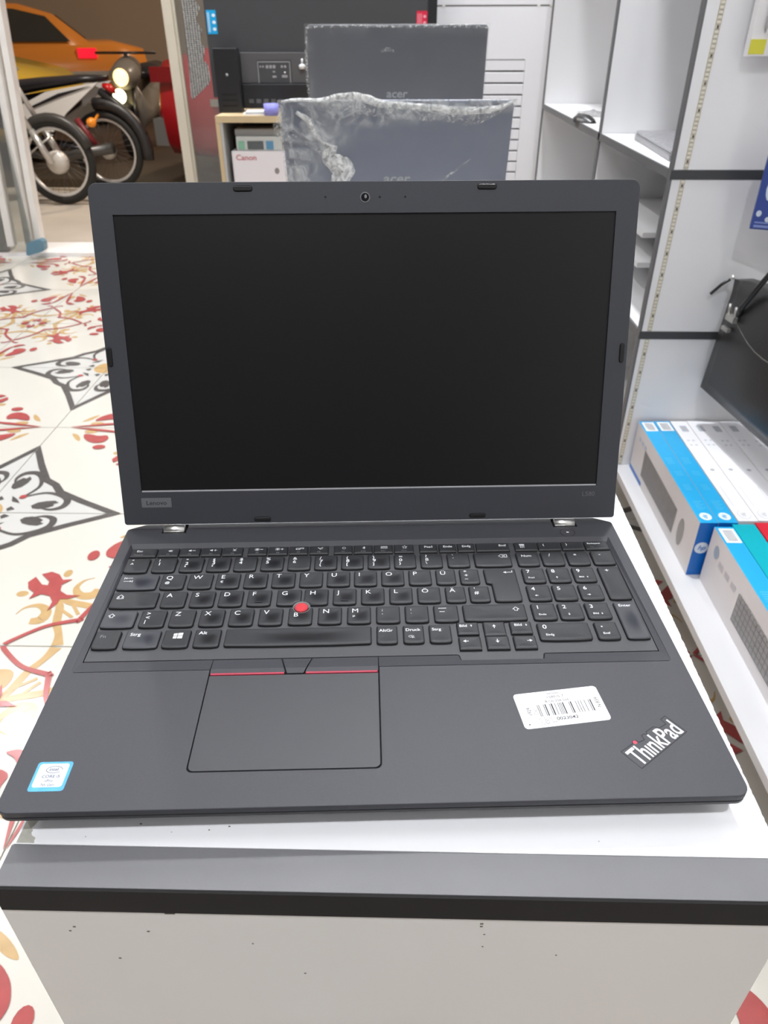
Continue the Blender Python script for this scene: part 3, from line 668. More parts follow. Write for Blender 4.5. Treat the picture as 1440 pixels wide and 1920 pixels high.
key(241.5, 255.6, 106.4, 117.8, [PV(arrow(246.0, 113.6, (-1, 0), 1.7))], flat=True)
key(275.9, 290.3, 106.4, 117.8, [PV(arrow(286.0, 113.2, (1, 0), 1.6))], flat=True)
key(293.0, 326.6, y0, y1, [T('0', 3.8, 296.4, y1 - 5.4), T('Einfg', 1.9, 297.2, y1 - 11.8, 0.014)])
key(329.9, 344.6, y0, y1, [PV([circ(334.5, y1 - 4.4, 0.62, 8)]), T('Entf', 1.9, 333.8, y1 - 11.4, 0.014)])
# function row
y0, y1 = 208.0, 217.8
def speaker_g(x, y, s_=1.0): return [[(x, y - 0.5 * s_), (x + 0.8 * s_, y - 0.5 * s_), (x + 0.8 * s_, y + 0.5 * s_), (x, y + 0.5 * s_)], [(x + 0.8 * s_, y - 0.5 * s_), (x + 1.9 * s_, y - 1.2 * s_), (x + 1.9 * s_, y + 1.2 * s_), (x + 0.8 * s_, y + 0.5 * s_)]]
def sun_g(x, y):
    P = [circ(x, y, 0.75, 8)]
    for i in range(8): a = i * math.pi / 4; P += stroke([(x + 1.0 * math.cos(a), y + 1.0 * math.sin(a)), (x + 1.7 * math.cos(a), y + 1.7 * math.sin(a))], 0.35)
    return P
def fkey(a, b_, glyph, lab):
    key(a, b_, y0, y1, [PV(glyph)] if glyph else None, KEYM, flat=True, gz=-0.2, grey=[T(lab, 1.5, (a + b_) / 2, y0 + 1.6, 0.01, 1.15, 'CENTER')])
yg = y1 - 3.4
key(11.5, 30.6, y0, y1, [T('Esc', 2.3, 15.5, y1 - 4.2, 0.014)], flat=True, gz=-0.2, grey=[T('FnLock', 1.5, 14.5, y0 + 1.6, 0.01)])
def cross_g(x, y, s_=1.0): return stroke([(x - s_, y - s_), (x + s_, y + s_)], 0.4) + stroke([(x - s_, y + s_), (x + s_, y - s_)], 0.4)
star = [(math.sin(i * math.pi / 5) * (1.9 if i % 2 == 0 else 0.85), math.cos(i * math.pi / 5) * (1.9 if i % 2 == 0 else 0.85)) for i in range(10)]
fk = [(31.6, 46.6), (47.4, 62.2), (63.0, 77.8), (78.6, 93.4), (97.0, 111.2), (112.0, 126.4), (127.2, 141.4), (142.2, 156.4), (160.2, 174.0), (174.8, 188.8), (189.6, 203.8), (204.6, 219.2)]
gl_ = [lambda x: speaker_g(x - 0.8, yg) + cross_g(x + 1.0, yg, 0.9), lambda x: speaker_g(x - 1.8, yg) + stroke([(x + 1.0, yg), (x + 3.0, yg)], 0.45), lambda x: speaker_g(x - 1.8, yg) + stroke([(x + 1.0, yg), (x + 3.0, yg)], 0.45) + stroke([(x + 2.0, yg - 1), (x + 2.0, yg + 1)], 0.45),
       lambda x: cross_g(x + 0.6, yg, 1.2) + stroke([(x + 0.6, yg - 1.3), (x + 0.6, yg)], 0.5), lambda x: sun_g(x - 1, yg) + stroke([(x + 1.4, yg), (x + 3.2, yg)], 0.45), lambda x: sun_g(x - 1, yg) + stroke([(x + 1.4, yg), (x + 3.2, yg)], 0.45) + stroke([(x + 2.3, yg - 0.9), (x + 2.3, yg + 0.9)], 0.45),
       lambda x: stroke([(x - 2.4, yg - 1), (x - 2.4, yg + 0.6), (x + 0.2, yg + 0.6), (x + 0.2, yg - 1)], 0.5, True) + stroke([(x + 0.8, yg), (x + 3.0, yg), (x + 3.0, yg + 1.2), (x + 0.8, yg + 1.2)], 0.4, True), lambda x: stroke([(x - 1.4, yg + 1), (x, yg), (x + 0.2, yg - 1.2)], 0.5) + stroke([(x + 0.4, yg + 0.3), (x + 2.0, yg + 1.3)], 0.4) + stroke([(x + 0.8, yg - 0.8), (x + 2.0, yg - 0.2)], 0.4),
       lambda x: stroke(circ(x, yg, 1.1, 10), 0.7, True), lambda x: stroke([(x - 0.9, yg - 0.8), (x + 0.8, yg + 0.7), (x, yg + 1.5), (x, yg - 1.5), (x + 0.8, yg - 0.7), (x - 0.9, yg + 0.8)], 0.36), lambda x: stroke([(x - 2.2, yg - 1.1), (x + 2.2, yg - 1.1), (x + 2.2, yg + 1.2), (x - 2.2, yg + 1.2)], 0.35, True) + [[(x - 1.7 + i * 0.9, yg - 0.2), (x - 1.2 + i * 0.9, yg - 0.2), (x - 1.2 + i * 0.9, yg + 0.6), (x - 1.7 + i * 0.9, yg + 0.6)] for i in range(4)],
       lambda x: stroke([(x + p[0], yg + p[1]) for p in star], 0.36, True)]
for i, (a, b_) in enumerate(fk): fkey(a, b_, gl_[i]((a + b_) / 2 + 0.6), 'F%d' % (i + 1))
for a, b_, s in ((223.2, 236.6, 'Pos1'), (237.6, 250.4, 'Ende'), (251.4, 264.2, 'Einfg')):
    key(a, b_, y0, y1, [T(s, 2.3, (a + b_) / 2 + 0.3, y1 - 4.6, 0.014, 1.08, 'CENTER')], flat=True, gz=-0.2)
key(265.2, 290.0, y0, y1, [T('Entf', 2.3, 287.6, y1 - 4.4, 0.014, 1.08, 'RIGHT')], flat=True, gz=-0.2)
cg = [[(297.6, yg + 0.5), (301.4, yg + 0.5), (301.4, yg + 1.3), (297.6, yg + 1.3)], [(297.6, yg - 0.6), (301.4, yg - 0.6), (301.4, yg + 0.1), (297.6, yg + 0.1)]] + [[(298.0 + i * 1.2, yg - 1.4 - j * 0.9), (298.7 + i * 1.2, yg - 1.4 - j * 0.9), (298.7 + i * 1.2, yg - 0.9 - j * 0.9), (298.0 + i * 1.2, yg - 0.9 - j * 0.9)] for i in range(3) for j in range(3)]
key(293.8, 310.4, y0, y1, [PV(cg)], flat=True, gz=-0.2)
key(311.2, 328.0, y0, y1, [T('(', 2.3, 315.0, y1 - 4.4, 0.02)], flat=True, gz=-0.2)
key(328.8, 345.4, y0, y1, [T(')', 2.3, 332.2, y1 - 4.4, 0.02)], flat=True, gz=-0.2)
key(346.2, 364.0, y0, y1, [T('Backspace', 1.7, 348.4, y1 - 3.4, 0.016, 1.0)], flat=True, gz=-0.2, grey=[PV(stroke([(350.0, y1 - 6.0), (350.4, y1 - 6.9), (352.4, y1 - 7.1)], 0.4))])
# pointing stick
b = MB(); b.lathe([(0.0, 0.0212), (0.0046, 0.0216), (0.0054, 0.0227), (0.0059, 0.0227), (0.0060, 0.0205)], (ncx * U, ncy * U, 0), n=30); b.build('stick_collar', mat('collar_grey', (0.13, 0.13, 0.13), 0.35), lap)
b = MB(); b.lathe([(0.0018, 0.0195), (0.0022, 0.0215), (0.0040, 0.0222), (0.0044, 0.0229), (0.0043, 0.0236), (0.0034, 0.0240), (0.0, 0.0239)], (ncx * U, (ncy - 1.1) * U, 0), n=28); b.build('pointing_stick', NUBR, lap)
# power button, hinges
b = MB(); b.lathe([(0.0057, 0.0219), (0.0057, 0.02215), (0.0050, 0.0221), (0.0049, 0.0217), (0.0, 0.0216)], (0.3376, 0.2306, 0), n=30)
pb = b.build('power_button', mat('power_dark', (0.015, 0.015, 0.017), 0.35), lap)
lm('power_led', prism([rpoly(rect(336.7, 230.0, 338.7, 231.2, 0.5), 3)], DZ - 0.3, DZ + 0.02), mat('led_white', (0.8, 0.8, 0.8), 0.4), pb)
for hx in (29.2, 330.0):
    b = MB(); b.box((hx - 1.2) * U, (hx + 17.4) * U, 0.238, 0.249, (DZ - 3.9) * U, (DZ - 3.3) * U, 0)
    b.build('hinge_slot', BLACK, lap)
    b = MB(); b.tube([((hx) * U, 0.2435, (DZ - 0.6) * U), ((hx + 15.6) * U, 0.2435, (DZ - 0.6) * U)], 0.0036, 20)
    b.box(hx * U, (hx + 15.6) * U, 0.2395, 0.2440, (DZ - 3.0) * U, (DZ + 0.2) * U)
    b.build('hinge', SILV, lap)

# ---- price label
def flat_obj(name, VF, m, parent, z, smooth=False, label=None): return lm(name, (place(VF[0], 0, 0, 0, z), VF[1]), m, parent, 0, label)
PLc, PLa = (293.6, 59.5), R(6.6)
def onl(VF): return place(VF[0], PLc[0], PLc[1], PLa), VF[1]
pl = flat_obj('price_label', onl(prism([rpoly(rect(-24.8, -12.6, 24.8, 12.6, 2.2), 5)], 0, 0.12)), PAPER, lap, DZ, label='white paper price label with barcode')
bars = []; xb = -13.5
for wbar, gap in [(.5, .5), (.5, 2.6), (.5, .5), (.9, 2.2), (.5, .5), (1.0, 1.4), (.5, 1.6), (.5, .6), (.5, .5), (.5, .5), (.9, 3.4), (.5, .5), (.9, 2.6), (.5, 1.2), (.5, 1.2), (.5, 2.0), (.5, 2.2), (.5, .6), (.9, .4)]:
    bars.append([(xb, -5.2), (xb + wbar * .8, -5.2), (xb + wbar * .8, 3.2), (xb, 3.2)]); xb += (wbar + gap) * 0.88
txt = [polys_vf(bars), (place(text_vf('Lenovo', 1.6, 1.1, 0.01, 'CENTER')[0], -1.5, 10.0), text_vf('Lenovo', 1.6, 1.1, 0.01, 'CENTER')[1])]
def LT(s, h, x, y, ang=0, sx=1.1, bold=0.01, al='CENTER'):
    V, F = text_vf(s, h, sx, bold, al); return place(V, x, y, ang), F
txt += [LT('L580 I5-7', 1.7, -1.0, 7.2), LT('8 Gb 256 Ssd', 1.7, -1.0, 4.2), LT('0023042', 2.2, 1.0, -8.8, sx=1.2, bold=0.016),
        LT('1929', 2.2, -18.0, -1.0, R(90), sx=1.0), LT('N:839', 2.2, 22.6, 0.5, R(90), sx=1.0), polys_vf([circ(-21.5, -9.8, 0.5, 10)]), polys_vf([[(-24.8, -12.6), (-24.8, -12.6), (-24.8, -12.6)]][:0])]
V, F = join_vf(*txt); flat_obj('label_print', onl((V, F)), INK, pl, DZ + 0.14)
PEN = mat('pen_grey', (0.25, 0.25, 0.26), 0.7)
hand = stroke(cr([(-15.2, 1.0), (-16.4, 0.2), (-15.0, -1.0), (-14.4, -2.8), (-15.4, -3.8), (-16.6, -3.0), (-15.6, -1.4), (-13.6, 0.6)], 4), 0.28) + \
    stroke(cr([(-15.6, -7.4), (-14.4, -6.4), (-13.6, -7.6), (-14.8, -10.2), (-14.2, -11.0), (-12.4, -9.6), (-11.4, -7.0)], 4), 0.28) + \
    stroke(cr([(-11.0, -5.6), (-12.2, -6.4), (-11.2, -7.8), (-10.0, -9.4), (-11.0, -10.6), (-12.0, -9.8), (-10.8, -8.4), (-8.8, -6.0)], 4), 0.28) + \
    stroke(cr([(-8.2, -6.2), (-8.4, -8.8), (-7.2, -10.0), (-5.6, -9.6)], 4), 0.28) + stroke([(-12.4, -10.6), (-9.0, -9.8), (-5.0, -9.4)], 0.24)
flat_obj('handwriting', onl(polys_vf(hand)), PEN, pl, DZ + 0.14)
# ---- processor sticker
SB = mat('sticker_blue', lin(70, 160, 205), 0.3, vary=0.25, vscale=300); SS = mat('sticker_silver', (0.56, 0.58, 0.63), 0.35)
st = flat_obj('processor_sticker', prism([rpoly(rect(12.0, 12.0, 30.2, 29.8, 1.6), 4)], 0, 0.1), SB, lap, DZ, label='square blue and silver processor sticker')
flat_obj('sticker_field', prism([rpoly(rect(13.4, 14.4, 28.6, 28.6, 1.4), 4)], 0, 0.02), SS, st, DZ + 0.11)
SI = mat('sticker_ink', (0.03, 0.045, 0.08), 0.5)
V, F = join_vf(T('intel', 1.9, 21.4, 24.2, 0.008, 1.05, 'CENTER'), polys_vf(stroke([(p[0], p[1]) for p in circ(21.6, 24.9, 4.1, 26, 2.0)][:24], 0.26)), T('CORE i5', 1.7, 21.2, 20.0, 0.006, 1.1, 'CENTER'), T('vPro', 1.6, 21.0, 17.5, 0.0, 1.05, 'CENTER'), T('7th Gen', 1.5, 21.0, 15.1, 0.0, 1.05, 'CENTER'))
flat_obj('sticker_print', (V, F), SI, st, DZ + 0.15)
# ---- corner logo
LOGO = mat('logo_silver', (0.66, 0.66, 0.67), 0.35, 0.3)
Vt, Ft = text_vf('ThınkPad', 1.0, 1.0, 0.012); x0_ = min(v[0] for v in Vt); x1_ = max(v[0] for v in Vt)
kx = 37.0 / (x1_ - x0_); LA = R(35.6); LO = (326.3, 18.9); LH = 11.2
def onlogo(V): return place(V, LO[0], LO[1], LA)
Vt = [((v[0] - x0_) * kx, v[1] * LH, 0) for v in Vt]
lg = flat_obj('logo', (onlogo(Vt), Ft), LOGO, lap, DZ + 0.06, label='silver lettering with a red dot on the i')
out_l = [(-1.2, -1.0), (38.2, -1.0), (38.2, LH + 1.6), (34.2, LH + 1.6), (33.6, LH - 2.2), (28.5, LH - 1.6), (26.5, LH + 0.9), (20.4, LH + 1.2), (19.6, LH - 0.2), (18.2, LH + 1.0), (16.2, LH + 1.0), (15.4, LH - 1.6), (11.6, LH - 1.0), (11.2, LH + 0.9), (9.6, LH + 1.9), (8.0, LH + 0.6), (-1.2, LH + 1.0)]
V, F = polys_vf(stroke(out_l, 0.32, True)); flat_obj('logo_outline', (onlogo(V), F), BLACK, lap, DZ + 0.05)
lm('logo_dot', (place(polys_vf([circ(0, 0, 1.15, 16)])[0], 327.5, 34.0, 0, DZ + 0.09), polys_vf([circ(0, 0, 1.15, 16)])[1]), mat('dot_red', lin(215, 50, 80), 0.4), lg)

# ---- lid
TH = 0.3040
lid = bpy.data.objects.new('lid', None)
lidf = MB()
LL = 241.4
def lid_map(V, dy=0.0): return [(v[0], -v[2] + dy, v[1]) for v in V]   # 2-D outline (u,v) extruded along z -> out of the face
lo_ = rpoly([(0, 0.5, 2), (376, 0.5, 2), (376, LL, 6), (0, LL, 6)], 6)
sc_ = [(15.1, 26.1), (360.6, 26.1), (360.6, 221.1), (15.1, 221.1)]
V, F = loft([[(p[0], 1.62, p[1]) for p in lo_], [(p[0], 5.2, p[1]) for p in lo_], [(p[0], 7.0, p[1]) for p in rpoly([(0, 0.5, 2), (376, 0.5, 2), (376, LL, 6), (0, LL, 6)], 6, 2.0)]])
lid = lm('lid', (V, F), mat('lid_cover', (0.17, 0.17, 0.178), 0.32)); lid.location = (0, 0.24308, (DZ + 4.04) * U); lid.rotation_euler = (-TH, 0, 0)
V, F = prism([lo_, sc_], 0, 1.8, 0.3)
lm('bezel', (lid_map(V, 1.55), F), BEZ, lid)
lm('screen', (lid_map(prism([rpoly(rect(15.2, 26.2, 360.5, 221.0), 2)], 0, 0.3)[0], 1.3), prism([rpoly(rect(15.2, 26.2, 360.5, 221.0), 2)], 0, 0.3)[1]), SCR, lid)
V, F = prism([rpoly(rect(15.3, 26.15, 360.4, 27.1), 2)], 0, 0.5); lm('lip_highlight', (lid_map(V, 0.95), F), mat('lip_highlight_grey', (0.42, 0.42, 0.44), 0.35), lid, label='pale line painted as the highlight on the lower screen edge')  # pale colour stands for overhead light caught on the bezel's lower ledge
def pill(u, v, l, h): return rpoly(rect(u - l / 2, v - h / 2, u + l / 2, v + h / 2, h * 0.45), 5)
for (u, v, l, h) in [(104.5, 237.2, 12.4, 3.0), (270.6, 237.5, 12.6, 3.0), (2.7, 126.3, 2.8, 13), (372.0, 125.2, 2.8, 13), (105, 3.7, 12, 2.6), (270, 3.9, 12, 2.6)]:
    V, F = prism([pill(u, v, l + 1.0, h + 0.9)], 0, 0.06); g = lm('bumper', (lid_map(V, -0.22), F), BLACK, lid)
    V, F = prism([pill(u, v, l, h)], 0, 1.0, 0.35); lm('rubber_insert', (lid_map(V, -0.2), F), RUB, g)
b = MB(); b.lathe([(0.0034, -0.0003), (0.0032, -0.0006), (0.0027, -0.0003), (0.0026, -0.00028)], (0.1873, 0, 0.2312), 'Y', 24); wc = b.build('webcam', mat('webcam_ring', (0.16, 0.16, 0.17), 0.3), lid)
V, F = prism([circ(187.3, 231.2, 2.7, 20)], 0, 0.1); lm('lens', (lid_map(V, -0.26), F), mat('lens_glass', (0.01, 0.01, 0.012), 0.1), wc)
V, F = polys_vf([circ(187.7, 231.8, 0.9, 12, 1.3)]); lm('lens_glint', (lid_map(V, -0.38), F), mat('lens_glint_grey', (0.22, 0.22, 0.24), 0.2), wc)  # lighter oval paints a glint on the lens
V, F = polys_vf([circ(160.3, 231.5, 0.75, 10), circ(197.3, 231.3, 0.8, 10), circ(214.7, 231.3, 0.75, 10)]); lm('microphone_hole', (lid_map(V, -0.27), F), BLACK, lid)
V, F = prism([rpoly(rect(14.3, 14.2, 36.8, 21.6), 2)], 0, 0.1); lt = lm('brand_plate', (lid_map(V, -0.24), F), mat('plate_grey', (0.13, 0.135, 0.145), 0.4), lid, label='small grey plate with dark lettering')
V, F = T('Lenovo', 3.3, 25.5, 16.2, 0.012, 1.15, 'CENTER'); lm('plate_print', (lid_map(V, -0.36), F), mat('plate_ink', (0.02, 0.02, 0.023), 0.5), lt)
V, F = T('L580', 3.7, 349.8, 18.0, 0.0, 1.0); lm('model_print', (lid_map(V, -0.27), F), mat('model_ink', (0.12, 0.125, 0.135), 0.5), lid)

#PART2
# ================================================================== WRAPPED LAPTOPS BEHIND (seen from the lid side)
ACL = mat('wrapped_lid_grey', (0.15, 0.165, 0.215), 0.45, vary=0.06, vscale=6)
ACB = mat('laptop_base_black', (0.02, 0.02, 0.022), 0.4)
wm = bpy.data.materials.new('cling_wrap'); wm.use_nodes = True; nt = wm.node_tree; nt.nodes.clear()
out = nt.nodes.new('ShaderNodeOutputMaterial'); mx = nt.nodes.new('ShaderNodeMixShader'); tr = nt.nodes.new('ShaderNodeBsdfTransparent'); pb_ = nt.nodes.new('ShaderNodeBsdfPrincipled')
pb_.inputs['Base Color'].default_value = (0.75, 0.78, 0.78, 1); pb_.inputs['Roughness'].default_value = 0.14
tc = nt.nodes.new('ShaderNodeTexCoord'); n1 = nt.nodes.new('ShaderNodeTexNoise'); n1.inputs['Scale'].default_value = 28; n1.inputs['Detail'].default_value = 6; n1.inputs['Distortion'].default_value = 1.5
at = nt.nodes.new('ShaderNodeAttribute'); at.attribute_name = 'crumple'
bp = nt.nodes.new('ShaderNodeBump'); bp.inputs['Distance'].default_value = 0.02
nt.links.new(tc.outputs['Object'], n1.inputs['Vector']); nt.links.new(n1.outputs[0], bp.inputs['Height']); nt.links.new(at.outputs['Fac'], bp.inputs['Strength']); nt.links.new(bp.outputs[0], pb_.inputs['Normal'])
rmp = nt.nodes.new('ShaderNodeMapRange'); rmp.inputs[1].default_value = 0.35; rmp.inputs[2].default_value = 0.75; rmp.inputs[3].default_value = 0.0; rmp.inputs[4].default_value = 1.0
nt.links.new(n1.outputs[0], rmp.inputs[0])
mu = nt.nodes.new('ShaderNodeMath'); mu.operation = 'MULTIPLY'; nt.links.new(rmp.outputs[0], mu.inputs[0]); nt.links.new(at.outputs['Fac'], mu.inputs[1])
ad = nt.nodes.new('ShaderNodeMath'); ad.operation = 'MULTIPLY_ADD'; ad.inputs[1].default_value = 0.85; ad.inputs[2].default_value = 0.055; ad.use_clamp = True
nt.links.new(mu.outputs[0], ad.inputs[0]); nt.links.new(ad.outputs[0], mx.inputs[0]); nt.links.new(tr.outputs[0], mx.inputs[1]); nt.links.new(pb_.outputs[0], mx.inputs[2]); nt.links.new(mx.outputs[0], out.inputs[0])
from mathutils import noise as mnoise
def foldmat(name, lo, hi, p0, p1, scale):
    m = bpy.data.materials.new(name); m.use_nodes = True; nt = m.node_tree; b = nt.nodes['Principled BSDF']
    b.inputs['Base Color'].default_value = (0.84, 0.85, 0.83, 1); b.inputs['Roughness'].default_value = 0.12
    tc = nt.nodes.new('ShaderNodeTexCoord'); n = nt.nodes.new('ShaderNodeTexNoise'); n.inputs['Scale'].default_value = scale; n.inputs['Detail'].default_value = 7; n.inputs['Distortion'].default_value = 2.2
    nt.links.new(tc.outputs['Object'], n.inputs['Vector'])
    r = nt.nodes.new('ShaderNodeMapRange'); r.inputs[1].default_value = p0; r.inputs[2].default_value = p1; r.inputs[3].default_value = lo; r.inputs[4].default_value = hi
    nt.links.new(n.outputs[0], r.inputs[0]); nt.links.new(r.outputs[0], b.inputs['Alpha'])
    bp = nt.nodes.new('ShaderNodeBump'); bp.inputs['Strength'].default_value = 1.0; bp.inputs['Distance'].default_value = 0.006
    nt.links.new(n.outputs[0], bp.inputs['Height']); nt.links.new(bp.outputs[0], b.inputs['Normal']); return m
FOLD = foldmat('wrap_fold_milky', 0.40, 1.0, 0.34, 0.60, 60)
FOLD2 = foldmat('wrap_fold_thin', 0.03, 0.70, 0.42, 0.68, 95)
def fold(name, pts, ws, thick, m, parent, seed=0, n=6, dens=6):
    """lumpy ribbon of gathered plastic lying on the lid (local x,z path, small y bulge)"""
    C_ = cr(pts, dens); W_ = wd(ws, dens); V = []; F = []
    random.seed(seed)
    for i, (x, z) in enumerate(C_):
        a = Vector(C_[max(0, i - 1)]); b_ = Vector(C_[min(len(C_) - 1, i + 1)]); d = (b_ - a).normalized(); nn = Vector((-d.y, d.x))
        for k in range(n + 1):
            t = k / n - 0.5; w_ = W_[i] * (1 + 0.25 * mnoise.noise(Vector((i * 0.4, k * 0.6, seed))))
            h = thick * (1 - (2 * t) ** 2) * (0.6 + 0.9 * abs(mnoise.noise(Vector((i * 0.7, k * 1.3, seed + 5)))))
            V.append((x + nn.x * w_ * t, -0.0018 - h, z + nn.y * w_ * t))
    for i in range(len(C_) - 1):
        for k in range(n): F.append((i * (n + 1) + k, i * (n + 1) + k + 1, (i + 1) * (n + 1) + k + 1, (i + 1) * (n + 1) + k))
    return link(name, mesh(name, V, F, m, None, True), parent)
def wrapped_laptop(label, x0, x1, ytop, ztop, zbase, lean, ramp, logo_v, cat='laptop', lidm=None):
    W = x1 - x0; Ln = 0.252; H = Ln * math.cos(lean)
    t = thing('wrapped_laptop', label, cat, (x0, ytop + Ln * math.sin(lean), zbase), R(0.4), 'laptops wrapped in clear film behind the open one')
    zl = ztop - zbase - H
    # lid: local frame, leaning towards the camera at the top
    lo = rpoly([(0, 0, 0.004), (W, 0, 0.004), (W, Ln, 0.009), (0, Ln, 0.009)], 5)
    V, F = prism([lo], 0, 0.007, 0.0015)
    lid_ = link('lid', mesh('lid', [(v[0], v[2], v[1]) for v in V], F, lidm or ACL), t, (0, 0, zl)); lid_.rotation_euler = (lean, 0, 0)
    V, F = prism([rpoly([(0, 0, 0.01), (W, 0, 0.01), (W, 0.25, 0.012), (0, 0.25, 0.012)], 5)], 0, 0.018, 0.003)
    link('base', mesh('base', [(v[0], v[1] - 0.002, v[2] + 0.0005) for v in V], F, ACB), t)
    V, F = text_vf('acer', 0.0165, 1.15, 0.02, 'CENTER', 0.1)
    link('logo', mesh('logo', [(v[0] + W * 0.5, -0.0006, v[1] + logo_v) for v in V], F, mat('brand_silver', (0.33, 0.34, 0.35), 0.35)), lid_)
    nx, nz = 64, 44; V = []; F = []; A = []
    for j in range(nz + 1):
        for i in range(nx + 1):
            u, v = i / nx, j / nz; a = max(0.03, min(1, ramp(u, v)))
            x = -0.003 + u * (W + 0.006); z = v * (Ln + 0.003)
            nn = mnoise.noise(Vector((x * 60, z * 60, 3.3))) + 0.5 * mnoise.noise(Vector((x * 140, z * 140, 7)))
            V.append((x, -0.0015 - a * 0.006 * (nn * 0.5 + 0.5), z)); A.append(a)
    for j in range(nz):
        for i in range(nx): F.append((j * (nx + 1) + i, j * (nx + 1) + i + 1, (j + 1) * (nx + 1) + i + 1, (j + 1) * (nx + 1) + i))
    me = mesh('plastic_wrap', V, F, wm, None, True); at_ = me.attributes.new('crumple', 'FLOAT', 'POINT'); at_.data.foreach_set('value', A)
    o = link('plastic_wrap', me, lid_, None, 'clear crinkled film stretched over the lid'); o['kind'] = 'stuff'
    return t, lid_, W, Ln
def sm(a, b_, x):
    t_ = max(0, min(1, (x - a) / (b_ - a))); return t_ * t_ * (3 - 2 * t_)
def ramp1(u, v):
    left = 1 - sm(0.08, 0.30, u + 0.10 * math.sin(v * 5)); top = sm(0.86, 0.95, v + 0.05 * math.sin(u * 4))
    return max(left * 0.9, top * 0.95, 0.05)
t1, l1, W, Ln = wrapped_laptop('grey laptop lid directly behind, with thick bunched plastic wrap at top and left', 0.0, 0.376, 1.12, 0.977, CZ + 0.001, R(14), ramp1, 0.122)
P = lambda px, py: ((px - 523) / 442 * W, Ln - (py - 188) / 442 * W * 1.035)
fold('wrap_fold', [P(527, 189), P(560, 186), P(600, 187), P(640, 182), P(680, 183), P(720, 193), P(790, 199), P(850, 204), P(900, 204), P(935, 200), P(962, 190)], [.004, .006, .007, .012, .014, .012, .012, .013, .012, .009, .004], 0.004, FOLD, l1, 1)
fold('wrap_fold', [P(600, 196), P(650, 196), P(700, 205), P(760, 212), P(830, 216), P(885, 217), P(920, 210), P(950, 197)], [.006, .014, .016, .013, .012, .022, .014, .004], 0.003, FOLD2, l1, 2)
fold('wrap_fold', [P(553, 206), P(575, 222), P(584, 240), P(600, 258), P(627, 270)], [.006, .012, .010, .006, .006], 0.005, FOLD, l1, 3)
fold('wrap_fold', [P(620, 268), P(610, 285), P(628, 300), P(640, 312), P(628, 330), P(618, 345)], [.012, .026, .034, .034, .028, .02], 0.008, FOLD, l1, 4)
fold('wrap_fold', [P(531, 232), P(538, 270), P(545, 310), P(552, 345)], [.004, .005, .006, .006], 0.002, FOLD2, l1, 5)
fold('wrap_fold', [P(540, 245), P(570, 262), P(598, 280), P(625, 296)], [.004, .006, .008, .010], 0.003, FOLD2, l1, 6)
fold('wrap_fold', [P(818, 345), P(850, 320), P(890, 290)], [.002, .004, .002], 0.001, FOLD2, l1, 7)
fold('wrap_fold', [P(524, 206), P(517, 225), P(515, 240), P(524, 256)], [.006, .014, .016, .008], 0.006, FOLD2, l1, 8)
def ramp2(u, v): return max(0.22 * sm(0.90, 0.97, v), 0.25 * (1 - sm(0.0, 0.07, u)), 0.2 * sm(0.94, 1.0, u), 0.03)
cab3 = thing('display_cabinet', 'taller white display cabinet standing behind the two nearer counters', 'cabinet')
box_obj('body', 0.0, 0.385, 1.50, 2.05, 0.0, 0.812, FRONTP, cab3); box_obj('top_panel', -0.005, 0.390, 1.48, 2.06, 0.8122, 0.83, COUNTW, cab3)
cab2 = thing('display_cabinet', 'white display cabinet under the wrapped laptop with bunched film', 'cabinet')
box_obj('body', 0.0, 0.385, 1.02, 1.46, 0.0, CZ - 0.0185, FRONTP, cab2); box_obj('top_panel', -0.004, 0.3885, 1.00, 1.47, CZ - 0.018, CZ, COUNTW, cab2)
t2, l2, W2, Ln2 = wrapped_laptop('darker grey laptop lid farthest back, smoothly wrapped, silver brand lettering', -0.004, 0.373, 1.59, 1.081, 0.8305, R(10), ramp2, 0.118, lidm=mat('wrapped_lid_dark', (0.105, 0.11, 0.125), 0.45, vary=0.06, vscale=6))
fold('wrap_fold', [(0.001, 0.247), (0.08, 0.2505), (0.2, 0.2485), (0.30, 0.2500), (0.375, 0.247)], [.004, .005, .004, .006, .004], 0.002, FOLD2, l2, 9)
fold('wrap_fold', [(-0.001, 0.06), (-0.004, 0.15), (-0.003, 0.20), (0.001, 0.249)], [.003, .005, .006, .003], 0.002, FOLD2, l2, 10)
fold('wrap_fold', [(0.155, 0.205), (0.170, 0.2085), (0.182, 0.205)], [.004, .008, .004], 0.001, FOLD2, l2, 11)

# ================================================================== RIGHT: BASE SHELF, SIDE PANEL, CUBE SHELVES
un = thing('shelf_unit', 'white shelf unit with grey edging along the right wall, low ledge in front', 'shelf unit')
box_obj('base_ledge', 0.745, 1.25, -0.9, 3.05, 0.132, 0.150, mat('ledge_white', (0.60, 0.60, 0.61), 0.4), un)
box_obj('plinth', 0.96, 1.25, -0.88, 3.03, 0.0, 0.1315, SHELFW, un)
Yp = 1.410
